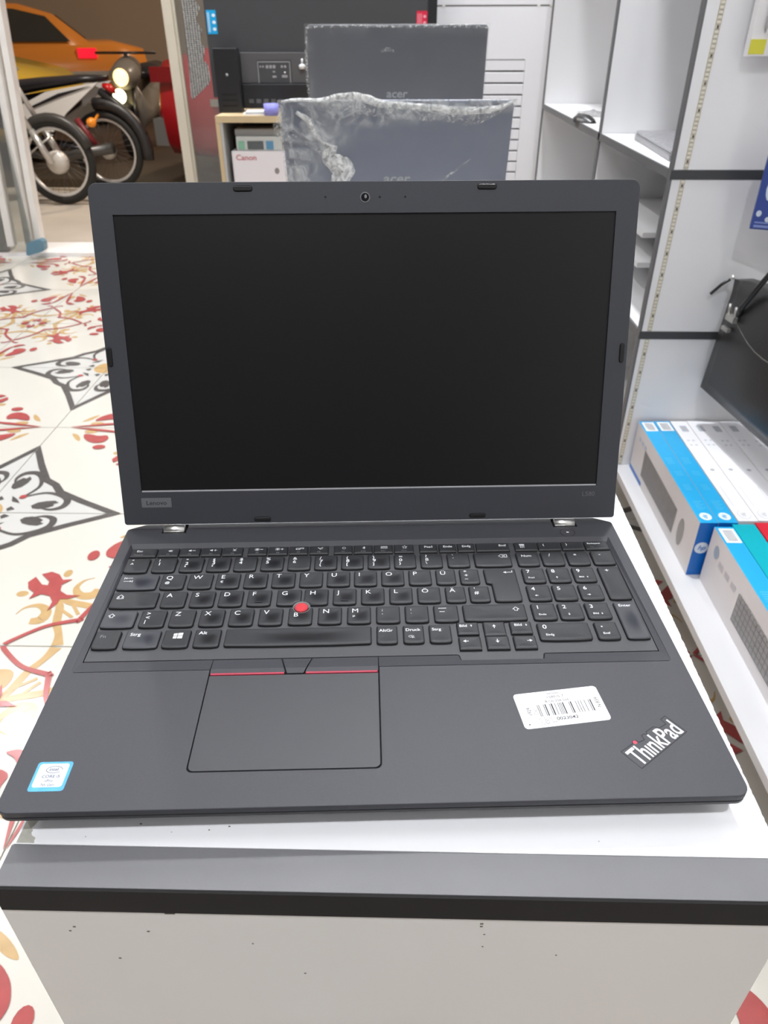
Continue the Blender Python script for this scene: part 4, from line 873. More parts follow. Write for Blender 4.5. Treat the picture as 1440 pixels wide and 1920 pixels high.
# three stacked panels facing the camera
for (z0, z1) in [(0.1505, 0.480), (0.4985, 0.816), (0.8345, 1.70)]:
    box_obj('side_panel', 0.7475, 1.25, Yp, Yp + 0.018, z0, z1, SHELFW, un)
for z in (0.4805, 0.8165):
    box_obj('shelf_board', 0.7475, 1.25, Yp + 0.0005, 3.03, z, z + 0.0175, SHELFW, un)
    box_obj('edge_band', 0.7425, 1.25, Yp - 0.0012, Yp, z, z + 0.0175, BANDD, un)
    box_obj('edge_band', 0.7425, 0.747, Yp + 0.019, 3.03, z, z + 0.0175, EDGEG, un)
box_obj('edge_band', 0.7425, 0.747, Yp - 0.001, Yp + 0.018, 0.152, 1.70, EDGEG, un)
for (yd, th_) in ((2.05, 0.018), (3.03, 0.018)):
    for (z0, z1) in [(0.1505, 0.480), (0.4985, 0.816), (0.8345, 1.70)]:
        box_obj('divider', 0.7475, 1.25, yd, yd + th_, z0, z1, SHELFW, un)
    box_obj('edge_band', 0.7425, 0.747, yd, yd + th_, 0.152, 1.70, EDGEG, un)
# small white shelves inside the lower cubes
for z in (0.585, 0.655): box_obj('inner_shelf', 0.775, 1.20, 1.62, 2.04, z, z + 0.012, SHELFW, un); 
b = MB(); b.box(0.7475, 1.249, Yp + 0.02, 3.05, 1.7005, 1.718); b.build('top_board', SHELFW, un)
b = MB(); b.lathe([(0.003, 0.0), (0.003, 0.001), (0, 0.001)], (0.90, 2.0485, 1.175), 'Y', 10); b.build('screw_hole', BLACK, un)
# led strip down the panel edge
LEDT = mat('led_tape', (0.52, 0.49, 0.41), 0.5); LEDB = mat('led_chip', (0.72, 0.68, 0.56), 0.4); LEDK = mat('led_resistor', (0.12, 0.10, 0.08), 0.5)
b = MB(); ztop, zbot = 1.25, 0.152
def lx(z): return 0.757 + (z - 0.158) / (1.115 - 0.158) * 0.019
for (za, zb) in [(0.152, 0.480), (0.499, 0.816), (0.835, 1.60)]:
    V = [(lx(za) - 0.005, Yp - 0.0006, za), (lx(za) + 0.005, Yp - 0.0006, za), (lx(zb) + 0.005, Yp - 0.0006, zb), (lx(zb) - 0.005, Yp - 0.0006, zb)]
    b.add([(v[0], v[1], v[2]) for v in V] + [(v[0], Yp - 0.0001, v[2]) for v in V], [(0, 1, 2, 3), (7, 6, 5, 4), (0, 4, 5, 1), (1, 5, 6, 2), (2, 6, 7, 3), (3, 7, 4, 0)])
ls = b.build('led_strip', LEDT, un, None, 'dotted cream led strip, switched off, along the panel edge')
b = MB(); z = 0.16; k = 0
while z < 1.58:
    if not (0.478 < z < 0.502 or 0.814 < z < 0.838):
        x = lx(z); b.box(x - 0.0032, x + 0.0032, Yp - 0.0020, Yp - 0.0007, z - 0.0022, z + 0.0022)
    z += 0.0075
o = b.build('led_chip', LEDB, ls); o['kind'] = 'stuff'
b = MB(); z = 0.175
while z < 1.58:
    if not (0.475 < z < 0.505 or 0.811 < z < 0.842):
        x = lx(z); b.box(x - 0.0020, x + 0.0020, Yp - 0.0022, Yp - 0.0008, z - 0.0022, z + 0.0022)
    z += 0.045
o = b.build('led_resistor', LEDK, ls); o['kind'] = 'stuff'
# items on the far shelf
WRAPG = mat('grey_wrapped', (0.36, 0.36, 0.37), 0.25, bump=0.6, bscale=60)
zt = 0.8342
t = thing('laptop', 'flat closed silver laptop in film on the nearer upper cube shelf', 'laptop', (0.772, 1.52, zt), R(-4))
V, F = prism([rpoly(rect(0, 0, 0.27, 0.40, 0.012), 4)], 0, 0.014, 0.003); WRAPG = mat('grey_wrapped_dark', (0.20, 0.20, 0.205), 0.25, bump=0.6, bscale=60); link('base', mesh('base', V, F, WRAPG), t)
V, F = prism([rpoly(rect(0.002, 0.002, 0.268, 0.398, 0.012), 4)], 0.0145, 0.021, 0.002); link('lid', mesh('lid', V, F, mat('silver_lid', (0.36, 0.36, 0.38), 0.25, 0.3, bump=1.0, bscale=45)), t)
t = thing('computer_mouse', 'small dark and silver mouse on the farther upper cube shelf', 'mouse', (0.778, 2.30, zt), R(20))
b = MB(); V = []; 
for i in range(9):
    a = i / 8; r_ = 0.030 * math.sin(math.pi * (0.12 + 0.80 * a)); h_ = 0.022 * math.sin(math.pi * (0.1 + 0.75 * a))
    V.append([(r_ * math.cos(q * math.pi / 6), a * 0.11, max(0.0, h_ * math.sin(q * math.pi / 6))) for q in range(7)])
Vf = [p for L in V for p in L]; Ff = [(i * 7 + k, i * 7 + k + 1, (i + 1) * 7 + k + 1, (i + 1) * 7 + k) for i in range(8) for k in range(6)]
b.add(Vf, Ff, 0, True); b.build('shell', mat('mouse_black', (0.02, 0.02, 0.02), 0.3), t)
b = MB(); b.box(-0.004, 0.004, 0.070, 0.087, 0.014, 0.022); b.build('scroll_wheel', SILV, t)
t = thing('plastic_pouch', 'flat silvery plastic pouch beside the mouse on the farther cube shelf', 'pouch', (0.765, 2.52, zt), R(-14))
V = []; F = []
for i in range(13):
    for j in range(9):
        x, y = i / 12 * 0.11, j / 8 * 0.20; V.append((x, y, 0.001 + 0.014 * math.sin(math.pi * i / 12) * math.sin(math.pi * j / 8) * (0.7 + 0.6 * mnoise.noise(Vector((x * 60, y * 60, 1))))))
for i in range(12):
    for j in range(8): F.append((i * 9 + j, (i + 1) * 9 + j, (i + 1) * 9 + j + 1, i * 9 + j + 1))
link('pouch_body', mesh('pouch_body', V, F, mat('foil_pouch', (0.62, 0.62, 0.62), 0.25, 0.6), None, True), t)

# ---- keyboard boxes on the ledge
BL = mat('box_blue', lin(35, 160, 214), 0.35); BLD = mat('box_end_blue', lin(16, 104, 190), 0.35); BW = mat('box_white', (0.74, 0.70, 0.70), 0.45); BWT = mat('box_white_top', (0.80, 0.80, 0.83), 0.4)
TEAL = mat('box_teal', lin(0, 165, 180), 0.35); REDB = mat('box_red', lin(200, 30, 50), 0.35); KPIC = mat('printed_keyboard', (0.22, 0.21, 0.21), 0.5, vary=0.25, vscale=60); STK = mat('barcode_white', (0.85, 0.86, 0.88), 0.5); BARC = mat('barcode_grey', (0.32, 0.32, 0.34), 0.6)
LOGOW = mat('round_logo', (0.72, 0.80, 0.88), 0.4); PALEB = mat('pale_blue_print', lin(75, 182, 226), 0.4); GREYP = mat('grey_print', (0.42, 0.43, 0.47), 0.6)
ZL = 0.1502
def carton(label, x0, x1, y0, y1, h, top, endm, sidem, kind, rz=0.0):
    """box standing on its long edge; local origin at its near left bottom corner"""
    t = thing('keyboard_box', label, 'box', (x0, y0, ZL), rz, 'keyboard boxes standing on the white ledge'); w_ = x1 - x0; l = y1 - y0
    V = [(0, 0, 0), (w_, 0, 0), (w_, l, 0), (0, l, 0), (0, 0, h), (w_, 0, h), (w_, l, h), (0, l, h)]
    F = [(0, 3, 2, 1), (4, 5, 6, 7), (0, 1, 5, 4), (1, 2, 6, 5), (2, 3, 7, 6), (3, 0, 4, 7)]
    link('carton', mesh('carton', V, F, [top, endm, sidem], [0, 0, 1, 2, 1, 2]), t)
    e = 0.0004
    def topq(name, pts, m, lab=None):
        V_, F_ = polys_vf(pts); return link(name, mesh(name, [(v[0], v[1], h + e) for v in V_], F_, m), t, None, lab)
    def sideq(name, pts, m, lab=None, d=e):   # pts in (y from the near end, z)
        V_, F_ = polys_vf(pts); return link(name, mesh(name, [(-d, v[0], v[1]) for v in V_], [f[::-1] for f in F_], m), t, None, lab)
    def r4(a, b_, c, d_): return [(a, b_), (c, b_), (c, d_), (a, d_)]
    if kind in ('blue', 'blue2'):
        topq('barcode_label', [r4(w_ * .12, l - 0.052, w_ * .92, l - 0.006)], STK)
        topq('barcode', [r4(w_ * .25, l - 0.046 + i * 0.0045, w_ * .8, l - 0.044 + i * 0.0045) for i in range(8)], BARC)
        k = topq('round_logo', [circ(w_ * .5, 0.022, 0.0115, 20, 0.013)], LOGOW)
        V_, F_ = text_vf('hp', 0.010, 1.0, 0.01, 'CENTER', 0.3)
        link('logo_letters', mesh('logo_letters', [(w_ * .5 + v[1] - 0.004, 0.022 - v[0], h + e * 2) for v in V_], F_, BL), k)
        topq('print_lines', [r4(w_ * .3, 0.045 + i * 0.004, w_ * (.62 + .1 * (i % 3)), 0.047 + i * 0.004) for i in range(9)] + [r4(w_ * .3, 0.12 + i * 0.005, w_ * .7, 0.1225 + i * 0.005) for i in range(5)] + [r4(w_ * .3, 0.18 + i * 0.005, w_ * .75, 0.1825 + i * 0.005) for i in range(4)] + [r4(w_ * .2, 0.23 + i * 0.006, w_ * .65, 0.233 + i * 0.006) for i in range(5)], PALEB)['kind'] = 'stuff'
        V_, F_ = polys_vf([circ(w_ * .45, h * .53, 0.0135, 22)])
        k = link('round_logo', mesh('round_logo', [(v[0], -e, v[1]) for v in V_], F_, LOGOW), t)
        V_, F_ = text_vf('hp', 0.011, 1.0, 0.01, 'CENTER', 0.3)
        link('logo_letters', mesh('logo_letters', [(w_ * .45 + v[0], -e * 2, h * .53 - 0.004 + v[1]) for v in V_], F_, BLD), k)
        # pale side with printed keyboard
        sideq('printed_keyboard', [[(0.113, 0.024), (0.108 + 0.002, h - 0.042), (0.355, h - 0.035), (0.352, 0.026)]] if kind == 'blue' else [r4(0.03, 0.025, 0.30 if l > 0.42 else l - 0.12, h - 0.04)], KPIC, 'grey printed picture of a keyboard')
        if kind == 'blue2':
            K = []
            for r_ in range(5):
                for c_ in range(20): K.append(r4(0.035 + c_ * 0.0132, 0.028 + r_ * 0.0125, 0.0465 + c_ * 0.0132, 0.0385 + r_ * 0.0125))
            sideq('printed_key', K, mat('printed_keys', (0.30, 0.29, 0.29), 0.5), None, e * 2)['kind'] = 'stuff'
            k = sideq('round_logo', [circ(l - 0.035, h - 0.035, 0.011, 18, 0.014)], mat('grey_logo', (0.35, 0.42, 0.52), 0.5))
            sideq('print_lines', [r4(l - 0.055 - 0.03 * i, h - 0.052, l - 0.075 - 0.03 * i, h - 0.040) for i in range(3)], mat('faint_print', (0.52, 0.50, 0.52), 0.5))['kind'] = 'stuff'
        else:
            sideq('printed_mouse', [[(0.072 + p[0], 0.045 + p[1]) for p in circ(0, 0.010, 0.016, 18, 0.032)]], mat('printed_mouse', (0.33, 0.32, 0.31), 0.5), 'grey printed picture of a mouse')
            sideq('print_lines', [r4(l - 0.03 - i * 0.022, h - 0.035, l - 0.045 - i * 0.022, h - 0.025) for i in range(3)], mat('faint_blue_print', (0.5, 0.55, 0.68), 0.5))['kind'] = 'stuff'
            sideq('bottom_stripe', [r4(l - 0.10, 0.002, l - 0.001, 0.012)], BLD)
    if kind == 'white':
        topq('print_block', [r4(w_ * .35, l - 0.055, w_ * .75, l - 0.025)], GREYP)
        topq('print_dots', [circ(w_ * (.3 + .3 * i), l - 0.10 - 0.022 * j, 0.0035, 8) for i in range(2) for j in range(2)], mat('print_pale_grey', (0.56, 0.57, 0.60), 0.6))['kind'] = 'stuff'
        topq('print_mark', [circ(w_ * .5, l - 0.235, 0.005, 8)], GREYP)
        k = topq('round_logo', [circ(w_ * .5, 0.022, 0.0125, 20, 0.016)], mat('ring_grey', (0.6, 0.62, 0.66), 0.5))
        V_, F_ = polys_vf([circ(w_ * .5, 0.022, 0.0110, 20, 0.0145)]); link('logo_field', mesh('logo_field', [(v[0], v[1], h + 2 * e) for v in V_], F_, BWT), k)
        V_, F_ = text_vf('hp', 0.010, 1.0, 0.0, 'CENTER', 0.3); link('logo_letters', mesh('logo_letters', [(w_ * .5 + v[1] - 0.004, 0.022 - v[0], h + e * 3) for v in V_], F_, GREYP), k)
        topq('print_line', [r4(w_ * .25, 0.05, w_ * .30, 0.13)], mat('line_grey', (0.62, 0.63, 0.66), 0.6))
    return t
H1_ = 0.1265
carton('bright blue topped box with printed mouse and keyboard, at the ledge front edge', 0.780, 0.8155, 0.962, 1.400, H1_, BL, BLD, BW, 'blue')
carton('second bright blue topped box, between the front one and the white ones', 0.8165, 0.8535, 0.963, 1.402, H1_, BL, BLD, BW, 'blue')
xs = 0.856
for i in range(5):
    lab = ['white topped box touching the blue ones', 'second white topped box from the blue ones', 'middle one of the white topped boxes', 'fourth white topped box from the blue ones', 'white topped box under the black bag, last of the row'][i]
    carton(lab, xs, xs + 0.0385, 0.970, 1.402, H1_ + (0.001 if i % 2 else 0.0), BWT, BWT, BW, 'white'); xs += 0.0392
carton('nearest blue topped box with printed keyboard on its pale side', 0.8035, 0.8390, 0.500, 0.950, H1_ - 0.001, BL, BLD, BW, 'blue2', R(0.0))
def plain(label, x0, x1, y0, y1, m, h): 
    t = thing('keyboard_box', label, 'box', (x0, y0, ZL), 0, 'keyboard boxes standing on the white ledge')
    V, F = prism([rect2(0, 0, x1 - x0, y1 - y0)], 0, h); link('carton', mesh('carton', V, F, m), t); return t
def rect2(a, b_, c, d_): return [(a, b_), (c, b_), (c, d_), (a, d_)]
plain('plain teal box right of the nearest blue topped box', 0.8410, 0.8840, 0.50, 0.961, TEAL, H1_ - 0.002)
plain('red box right of the teal one', 0.8860, 0.9300, 0.50, 0.966, REDB, H1_ - 0.001)

# ---- black bag hanging above the boxes
LEATH = mat('black_leather', (0.022, 0.021, 0.021), 0.32, bump=0.3, bscale=220, vary=0.3, vscale=8)
bag = thing('messenger_bag', 'black leather laptop bag hanging above the white boxes', 'bag', (0.9, 1.37, 0.376), R(6.5))
# local: x out from wall (0 = face toward the aisle, + right), y along (negative = nearer), z up
Lb, Hb, Tb = 0.40, 0.250, 0.07
V = []; F = []
nY, nZ = 14, 10
def bagp(a, c, side):
    y = -a * Lb + (0.006 if c > 0.9 else 0); z = c * Hb * (1 + 0.02 * math.sin(a * 9)) 
    bulge = 0.016 * math.sin(math.pi * min(1, a * 1.02)) * math.sin(math.pi * min(1, c))
    x = (-bulge + 0.012 * c) if side == 0 else (Tb + bulge - 0.016 * c)
    return (x, y + 0.012 * (1 - c), z)
ring = []
for j in range(nZ + 1):
    for i in range(nY + 1): V.append(bagp(i / nY, j / nZ, 0))
o1 = len(V)
for j in range(nZ + 1):
    for i in range(nY + 1): V.append(bagp(i / nY, j / nZ, 1))
g = lambda i, j, s_: s_ * o1 + j * (nY + 1) + i
for j in range(nZ):
    for i in range(nY): F += [(g(i, j, 0), g(i + 1, j, 0), g(i + 1, j + 1, 0), g(i, j + 1, 0)), (g(i, j, 1), g(i, j + 1, 1), g(i + 1, j + 1, 1), g(i + 1, j, 1))]
for i in range(nY): F += [(g(i, 0, 0), g(i, 0, 1), g(i + 1, 0, 1), g(i + 1, 0, 0)), (g(i, nZ, 0), g(i + 1, nZ, 0), g(i + 1, nZ, 1), g(i, nZ, 1))]
for j in range(nZ): F += [(g(0, j, 0), g(0, j + 1, 0), g(0, j + 1, 1), g(0, j, 1)), (g(nY, j, 0), g(nY, j, 1), g(nY, j + 1, 1), g(nY, j + 1, 0))]
b = MB(); b.add(V, F, 0, True); b.build('bag_body', LEATH, bag)
b = MB(); b.tube([(0.012 - 0.018 * math.sin(math.pi * a), 0.004 - a * Lb, 0.20 - 0.05 * math.sin(a * 3.0) + 0.0) for a in [i / 12 for i in range(13)]], 0.0022, 8); b.build('seam_piping', mat('piping_grey', (0.10, 0.095, 0.09), 0.4), bag)
b = MB(); b.tube([(0.004, -0.062, 0.195), (-0.004, -0.075, 0.215), (0.0, -0.11, 0.27), (0.015, -0.16, 0.36), (0.03, -0.24, 0.42), (0.03, -0.32, 0.36), (0.006, -0.37, 0.20)], 0.0055, 10); b.build('handle', mat('handle_black', (0.012, 0.012, 0.012), 0.35), bag)
b = MB()
b.box(-0.012, -0.002, -0.068, -0.036, 0.178, 0.190); b.tube([(-0.008, -0.040, 0.186), (-0.010, -0.040, 0.212)], 0.0030, 8); b.tube([(-0.008, -0.064, 0.186), (-0.010, -0.066, 0.212)], 0.0030, 8)
b.box(-0.012, -0.004, -0.056, -0.030, 0.154, 0.162); b.build('buckle', mat('buckle_nickel', (0.5, 0.49, 0.46), 0.35, 0.7), bag)
b = MB(); b.tube([(0.008, 0.012, 0.249), (-0.006, 0.020, 0.235), (-0.020, 0.030, 0.212)], [0.003, 0.0035, 0.0035], 8); b.build('zip_pull', LEATH, bag)
b = MB(); b.lathe([(0, 0.006), (0.004, 0.004), (0.0055, 0), (0.004, -0.004), (0, -0.006)], (0.009, 0.010, 0.252), n=12); b.build('zip_end', SILV, bag)
HK = mat('hook_metal', (0.6, 0.6, 0.6), 0.3, 0.8)
b = MB(); b.tube([(0.92, 1.11, 0.793), (1.0, 1.12, 0.793), (1.249, 1.12, 0.82)], 0.003, 8); o = b.build('wall_hook', HK); tag(o, 'thin metal hook holding the black bag by its handle', 'hook', 'wall hooks at the right')
# pen pack at the top right, blue pack below it
pk = thing('pen_pack', 'white hanging card of pens with a yellow price tab at its foot', 'stationery pack', (0.827, 1.375, 1.030), R(3))
CARD = mat('card_white', (0.72, 0.70, 0.70), 0.4)
box_obj('card', 0.0008, 0.12, 0.0, 0.018, 0.0, 0.30, CARD, pk)
o = box_obj('price_tab', 0.001, 0.030, -0.0006, -0.0001, 0.003, 0.026, mat('tab_yellow', lin(205, 200, 60), 0.4), pk, 'yellow price tab')
for i, x in enumerate((0.022, 0.038)):
    b = MB(); b.tube([(x, -0.004, 0.035), (x, -0.004, 0.042), (x, -0.004, 0.16)], [0.0005, 0.0028, 0.0028], 8); pe = b.build('pen', mat('pen_grey_plastic', (0.40, 0.40, 0.39), 0.3), pk)
box_obj('dark_print', 0.048, 0.052, -0.0006, -0.0001, 0.035, 0.09, GREYP, pk)
b = MB(); b.tube([(0.885, 1.385, 1.333), (1.0, 1.395, 1.337), (1.249, 1.395, 1.337)], 0.003, 8); o = b.build('wall_hook', HK); tag(o, 'metal hook above the pen card at the top right', 'hook', 'wall hooks at the right')
bp_ = thing('blue_blister_pack', 'blue printed hanging pack with white blobs, at the right edge above the bag', 'accessory pack', (0.893, 1.33, 0.738), R(-22))
BPM = mat('pack_blue', lin(52, 72, 140), 0.35)
box_obj('card', 0.0, 0.11, 0.0, 0.03, 0.0, 0.135, BPM, bp_, None, 0.002)
V_, F_ = polys_vf([circ(0.022, 0.075, 0.010, 12, 0.022), circ(0.010, 0.030, 0.005, 10, 0.006), circ(0.036, 0.052, 0.005, 10, 0.014), circ(0.050, 0.085, 0.012, 12, 0.02), circ(0.028, 0.020, 0.005, 10, 0.005)])
link('white_shape', mesh('white_shape', [(v[0], -0.0005, v[1]) for v in V_], F_, mat('pack_white', (0.55, 0.62, 0.72), 0.4)), bp_)['kind'] = 'stuff'
V_, F_ = polys_vf([rect2(0.006, 0.004, 0.06, 0.009), rect2(0.006, 0.012, 0.05, 0.015)])
link('print_lines', mesh('print_lines', [(v[0], -0.0006, v[1]) for v in V_], F_, mat('pack_pale', lin(120, 135, 190), 0.4)), bp_)['kind'] = 'stuff'
b = MB(); b.tube([(0.95, 1.325, 0.876), (1.1, 1.30, 0.885), (1.249, 1.30, 0.885)], 0.003, 8); o = b.build('wall_hook', HK); tag(o, 'metal hook above the blue pack', 'hook', 'wall hooks at the right')

# ================================================================== AIR CONDITIONER
ac = thing('standing_air_conditioner', 'tall white standing air conditioner with horizontal slots behind the wrapped laptops', 'air conditioner', (0.334, 3.35, 0))
ACW = mat('ac_white', (0.80, 0.80, 0.83), 0.35)
w_ = 0.469
lx0, lx1, lz1, ns, sp = 0.10, 0.372, 0.972, 15, 0.0428
lz0 = lz1 - sp * ns
b = MB()
b.box(0, w_, 0.03, 0.36, 0.001, 1.152)                                     # body
b.build('body', ACW, ac)
b = MB()
b.box(0, lx0, 0, 0.0295, 0.001, 1.152); b.box(lx1, w_, 0, 0.0295, 0.001, 1.152); b.box(lx0, lx1, 0, 0.0295, lz1, 1.152); b.box(lx0, lx1, 0, 0.0295, 0.001, lz0)
b.build('front_cover', ACW, ac)
box_obj('slot_recess', lx0, lx1, 0.027, 0.0298, lz0, lz1, mat('slot_dark', (0.10, 0.10, 0.105), 0.6), ac)
me_s = None
for i in range(ns):
    z0 = lz0 + i * sp + 0.0028
    if me_s is None:
        o = box_obj('slat', lx0 + 0.0005, lx1 - 0.0005, 0.001, 0.026, 0, sp - 0.0056, ACW, ac, None, 0.002); me_s = o.data
    else: o = link('slat', me_s, ac)
    o.location = (0, 0, z0)
box_obj('upper_panel', 0.0, w_, 0.0, 0.36, 1.158, 1.82, ACW, ac)
box_obj('seam_gap', 0.004, w_ - 0.004, 0.004, 0.355, 1.1521, 1.1579, mat('seam_grey', (0.25, 0.24, 0.22), 0.6), ac)
for x in (0.02, 0.40, 0.45): box_obj('seam_clip', x, x + 0.012, -0.001, 0.0038, 1.1522, 1.1578, mat('clip_pale', (0.8, 0.78, 0.72), 0.4), ac)

# ================================================================== TELEVISION ON WOODEN CABINET
tvk = mat('tv_back_grey', (0.055, 0.056, 0.060), 0.42, bump=0.15, bscale=500); tvd = mat('tv_black', (0.014, 0.014, 0.016), 0.4); tvm = mat('tv_mid_grey', (0.085, 0.083, 0.086), 0.45)
tvt = thing('television', 'large dark television turned with its back to the shop, blue and red stickers', 'television', (-0.575, 3.2, 0.7955))
b = MB(); b.box(0.0, 0.868, 0.0, 0.035, 0.05, 0.62); b.build('back_cover', tvk, tvt)
box_obj('bezel_edge', 0.869, 0.903, -0.004, 0.036, 0.05, 0.62, tvd, tvt)
box_obj('housing', 0.125, 0.80, -0.014, -0.0005, 0.10, 0.206, tvm, tvt, None, 0.002)
box_obj('lower_housing', 0.125, 0.80, -0.028, -0.001, 0.012, 0.099, tvd, tvt, None, 0.003)
me_r = None
for i in range(12):
    x = 0.15 + i * 0.030
    if me_r is None:
        o = box_obj('vent_rib', 0, 0.018, -0.033, -0.0285, 0.032, 0.046, tvm, tvt); me_r = o.data
    else: o = link('vent_rib', me_r, tvt)
    o.location = (x, 0, 0)
PG = mat('port_label_grey', (0.30, 0.30, 0.31), 0.5)
pp = box_obj('port_panel', 0.190, 0.326, -0.0165, -0.0145, 0.101, 0.180, tvk, tvt)
V_, F_ = polys_vf(stroke([(0.194, 0.102), (0.194, 0.174), (0.322, 0.174), (0.322, 0.102)], 0.003) + [circ(0.204 + i * 0.011, 0.158, 0.0038, 8) for i in range(2)] + [rect2(0.226 + i * 0.014, 0.152, 0.236 + i * 0.014, 0.163) for i in range(3)] + [circ(0.290 + i * 0.013, 0.158, 0.005, 8) for i in range(2)] + [rect2(0.252, 0.138, 0.262, 0.143), rect2(0.250, 0.120, 0.266, 0.127), rect2(0.288, 0.120, 0.310, 0.129)])
link('port_marks', mesh('port_marks', [(v[0], -0.0170, v[1]) for v in V_], F_, PG), pp)['kind'] = 'stuff'
b = MB(); b.lathe([(0.0, -0.0035), (0.004, -0.002), (0.004, 0)], (0.301, -0.0165, 0.137), 'Y', 12); b.build('jack', SILV, pp)
b = MB(); b.lathe([(0, 0.004), (0.012, 0.0), (0.014, 0.012), (0.0, 0.02)], (0.372, -0.020, 0.150), n=12); b.tube([(0.372, -0.02, 0.165), (0.373, -0.02, 0.185)], 0.004, 8); b.build('plug', mat('plug_white', (0.7, 0.7, 0.7), 0.4), tvt)
def sticker(x0, x1, z0, z1, m, name, lab, dots, dm):
    s_ = box_obj(name, x0, x1, -0.0008 - (0.004 if x0 > 0.86 else 0), -0.0002 - (0.004 if x0 > 0.86 else 0), z0, z1, m, tvt, lab)
    V_, F_ = polys_vf(dots); link('sticker_marks', mesh('sticker_marks', [(v[0], -0.0012 - (0.004 if x0 > 0.86 else 0), v[1]) for v in V_], F_, dm), s_)['kind'] = 'stuff'
sticker(0.006, 0.044, 0.267, 0.345, mat('sticker_cyan', lin(20, 165, 225), 0.4), 'cyan_sticker', 'bright blue sticker with three white dots', [circ(0.034, 0.328 - i * 0.0225, 0.0068, 12, 0.0055) for i in range(3)] + [rect2(0.010, 0.273, 0.012, 0.338), rect2(0.015, 0.273, 0.017, 0.338)], mat('dot_white', (0.8, 0.9, 0.95), 0.4))
sticker(0.824, 0.866, 0.290, 0.340, mat('sticker_red', lin(215, 35, 70), 0.4), 'red_sticker', 'bright red sticker', [circ(0.856, 0.322, 0.006, 12, 0.005), circ(0.856, 0.302, 0.006, 12, 0.005)] + [rect2(0.828 + i * 0.005, 0.30, 0.830 + i * 0.005, 0.332) for i in range(4)], mat('dot_pink', (0.85, 0.35, 0.42), 0.4))
sp_ = thing('speaker_box', 'slim black speaker box standing before the television at its left corner', 'speaker', (-0.545, 3.13, 0.7955))
box_obj('cabinet', 0.0, 0.094, 0.0, 0.055, 0.0, 0.222, tvd, sp_, None, 0.003)
for i in range(3): box_obj('grille_slot', 0.018, 0.080, -0.0012, -0.0002, 0.062 - i * 0.020, 0.068 - i * 0.020, BLACK, sp_)
b = MB(); b.lathe([(0, -0.002), (0.004, -0.001), (0.005, 0)], (0.048, 0.0, 0.132), 'Y', 12); b.build('badge', PG, sp_)
WOOD = mat('pale_wood', (0.56, 0.43, 0.25), 0.5, vary=0.12, vscale=12); GREYB = mat('cabinet_inside', (0.16, 0.155, 0.15), 0.7)
wc_ = thing('wooden_cabinet', 'pale wood edged open cabinet carrying the television', 'cabinet', (-0.535, 3.0, 0))
box_obj('top_board', 0.0, 0.86, 0.0, 0.45, 0.772, 0.795, WOOD, wc_); box_obj('side_board', 0.0, 0.016, 0.0, 0.45, 0.001, 0.7715, WOOD, wc_); box_obj('side_board', 0.844, 0.86, 0.0, 0.45, 0.001, 0.7715, WOOD, wc_)
box_obj('inner_side', 0.0165, 0.026, 0.002, 0.43, 0.02, 0.7715, mat('liner_grey', (0.45, 0.45, 0.44), 0.6), wc_)
box_obj('back_board', 0.0165, 0.8435, 0.435, 0.449, 0.001, 0.7715, GREYB, wc_); box_obj('shelf_board', 0.0265, 0.8435, 0.004, 0.434, 0.43, 0.446, WOOD, wc_)
cb = thing('carton_box', 'white carton with red lettering inside the wooden cabinet', 'box', (-0.488, 3.02, 0.4462))
box_obj('carton', 0, 0.26, 0, 0.30, 0, 0.222, mat('carton_white', (0.74, 0.70, 0.71), 0.5), cb)
V_, F_ = text_vf('Canon', 0.020, 1.15, 0.02); link('brand_print', mesh('brand_print', [(v[0] + 0.015, -0.0006, v[1] + 0.190) for v in V_], F_, mat('print_faded_red', lin(190, 110, 115), 0.5)), cb)
V_, F_ = polys_vf([circ(0.178, 0.150, 0.010, 12, 0.012)]); link('hand_hole', mesh('hand_hole', [(v[0], -0.0006, v[1]) for v in V_], F_, mat('hole_brown', (0.25, 0.22, 0.2), 0.7)), cb)
dv = thing('cash_counter', 'grey boxed device with green and blue panel on top of the white carton', 'device', (-0.468, 3.03, 0.6684))
box_obj('body', 0, 0.185, 0.0, 0.2, 0.0, 0.052, mat('device_pale', (0.52, 0.53, 0.50), 0.5), dv, None, 0.003)
box_obj('lid', -0.004, 0.189, 0.01, 0.2, 0.0525, 0.078, mat('device_lid_grey', (0.33, 0.33, 0.32), 0.5), dv, None, 0.003)
box_obj('screen', 0.045, 0.110, -0.002, -0.0003, 0.006, 0.036, mat('device_dark', (0.10, 0.11, 0.11), 0.3), dv); box_obj('green_panel', 0.008, 0.034, -0.002, -0.0003, 0.006, 0.036, mat('device_green', lin(130, 175, 150), 0.4), dv); box_obj('blue_panel', 0.120, 0.150, -0.002, -0.0003, 0.006, 0.036, mat('device_blue', lin(90, 140, 170), 0.4), dv)
pc = thing('tape_roll', 'violet blue roll of tape on the wooden cabinet top', 'tape', (-0.315, 3.03, 0.7955))
b = MB(); b.lathe([(0.014, 0.0), (0.030, 0.0), (0.030, 0.040), (0.014, 0.040), (0.014, 0.0)], (0, 0, 0), n=24); b.build('roll', mat('tape_violet', lin(140, 140, 215), 0.5), pc)
pa = thing('paper_stack', 'few loose white papers on the wooden cabinet top', 'papers', (-0.43, 3.05, 0.7955), R(8))
for i in range(3): box_obj('sheet', 0.0 + i * 0.006, 0.10 + i * 0.006, -0.02 + 0.004 * i, 0.07, i * 0.004, i * 0.004 + 0.0035, PAPER if i != 1 else mat('sheet_grey', (0.4, 0.4, 0.38), 0.6), pa)

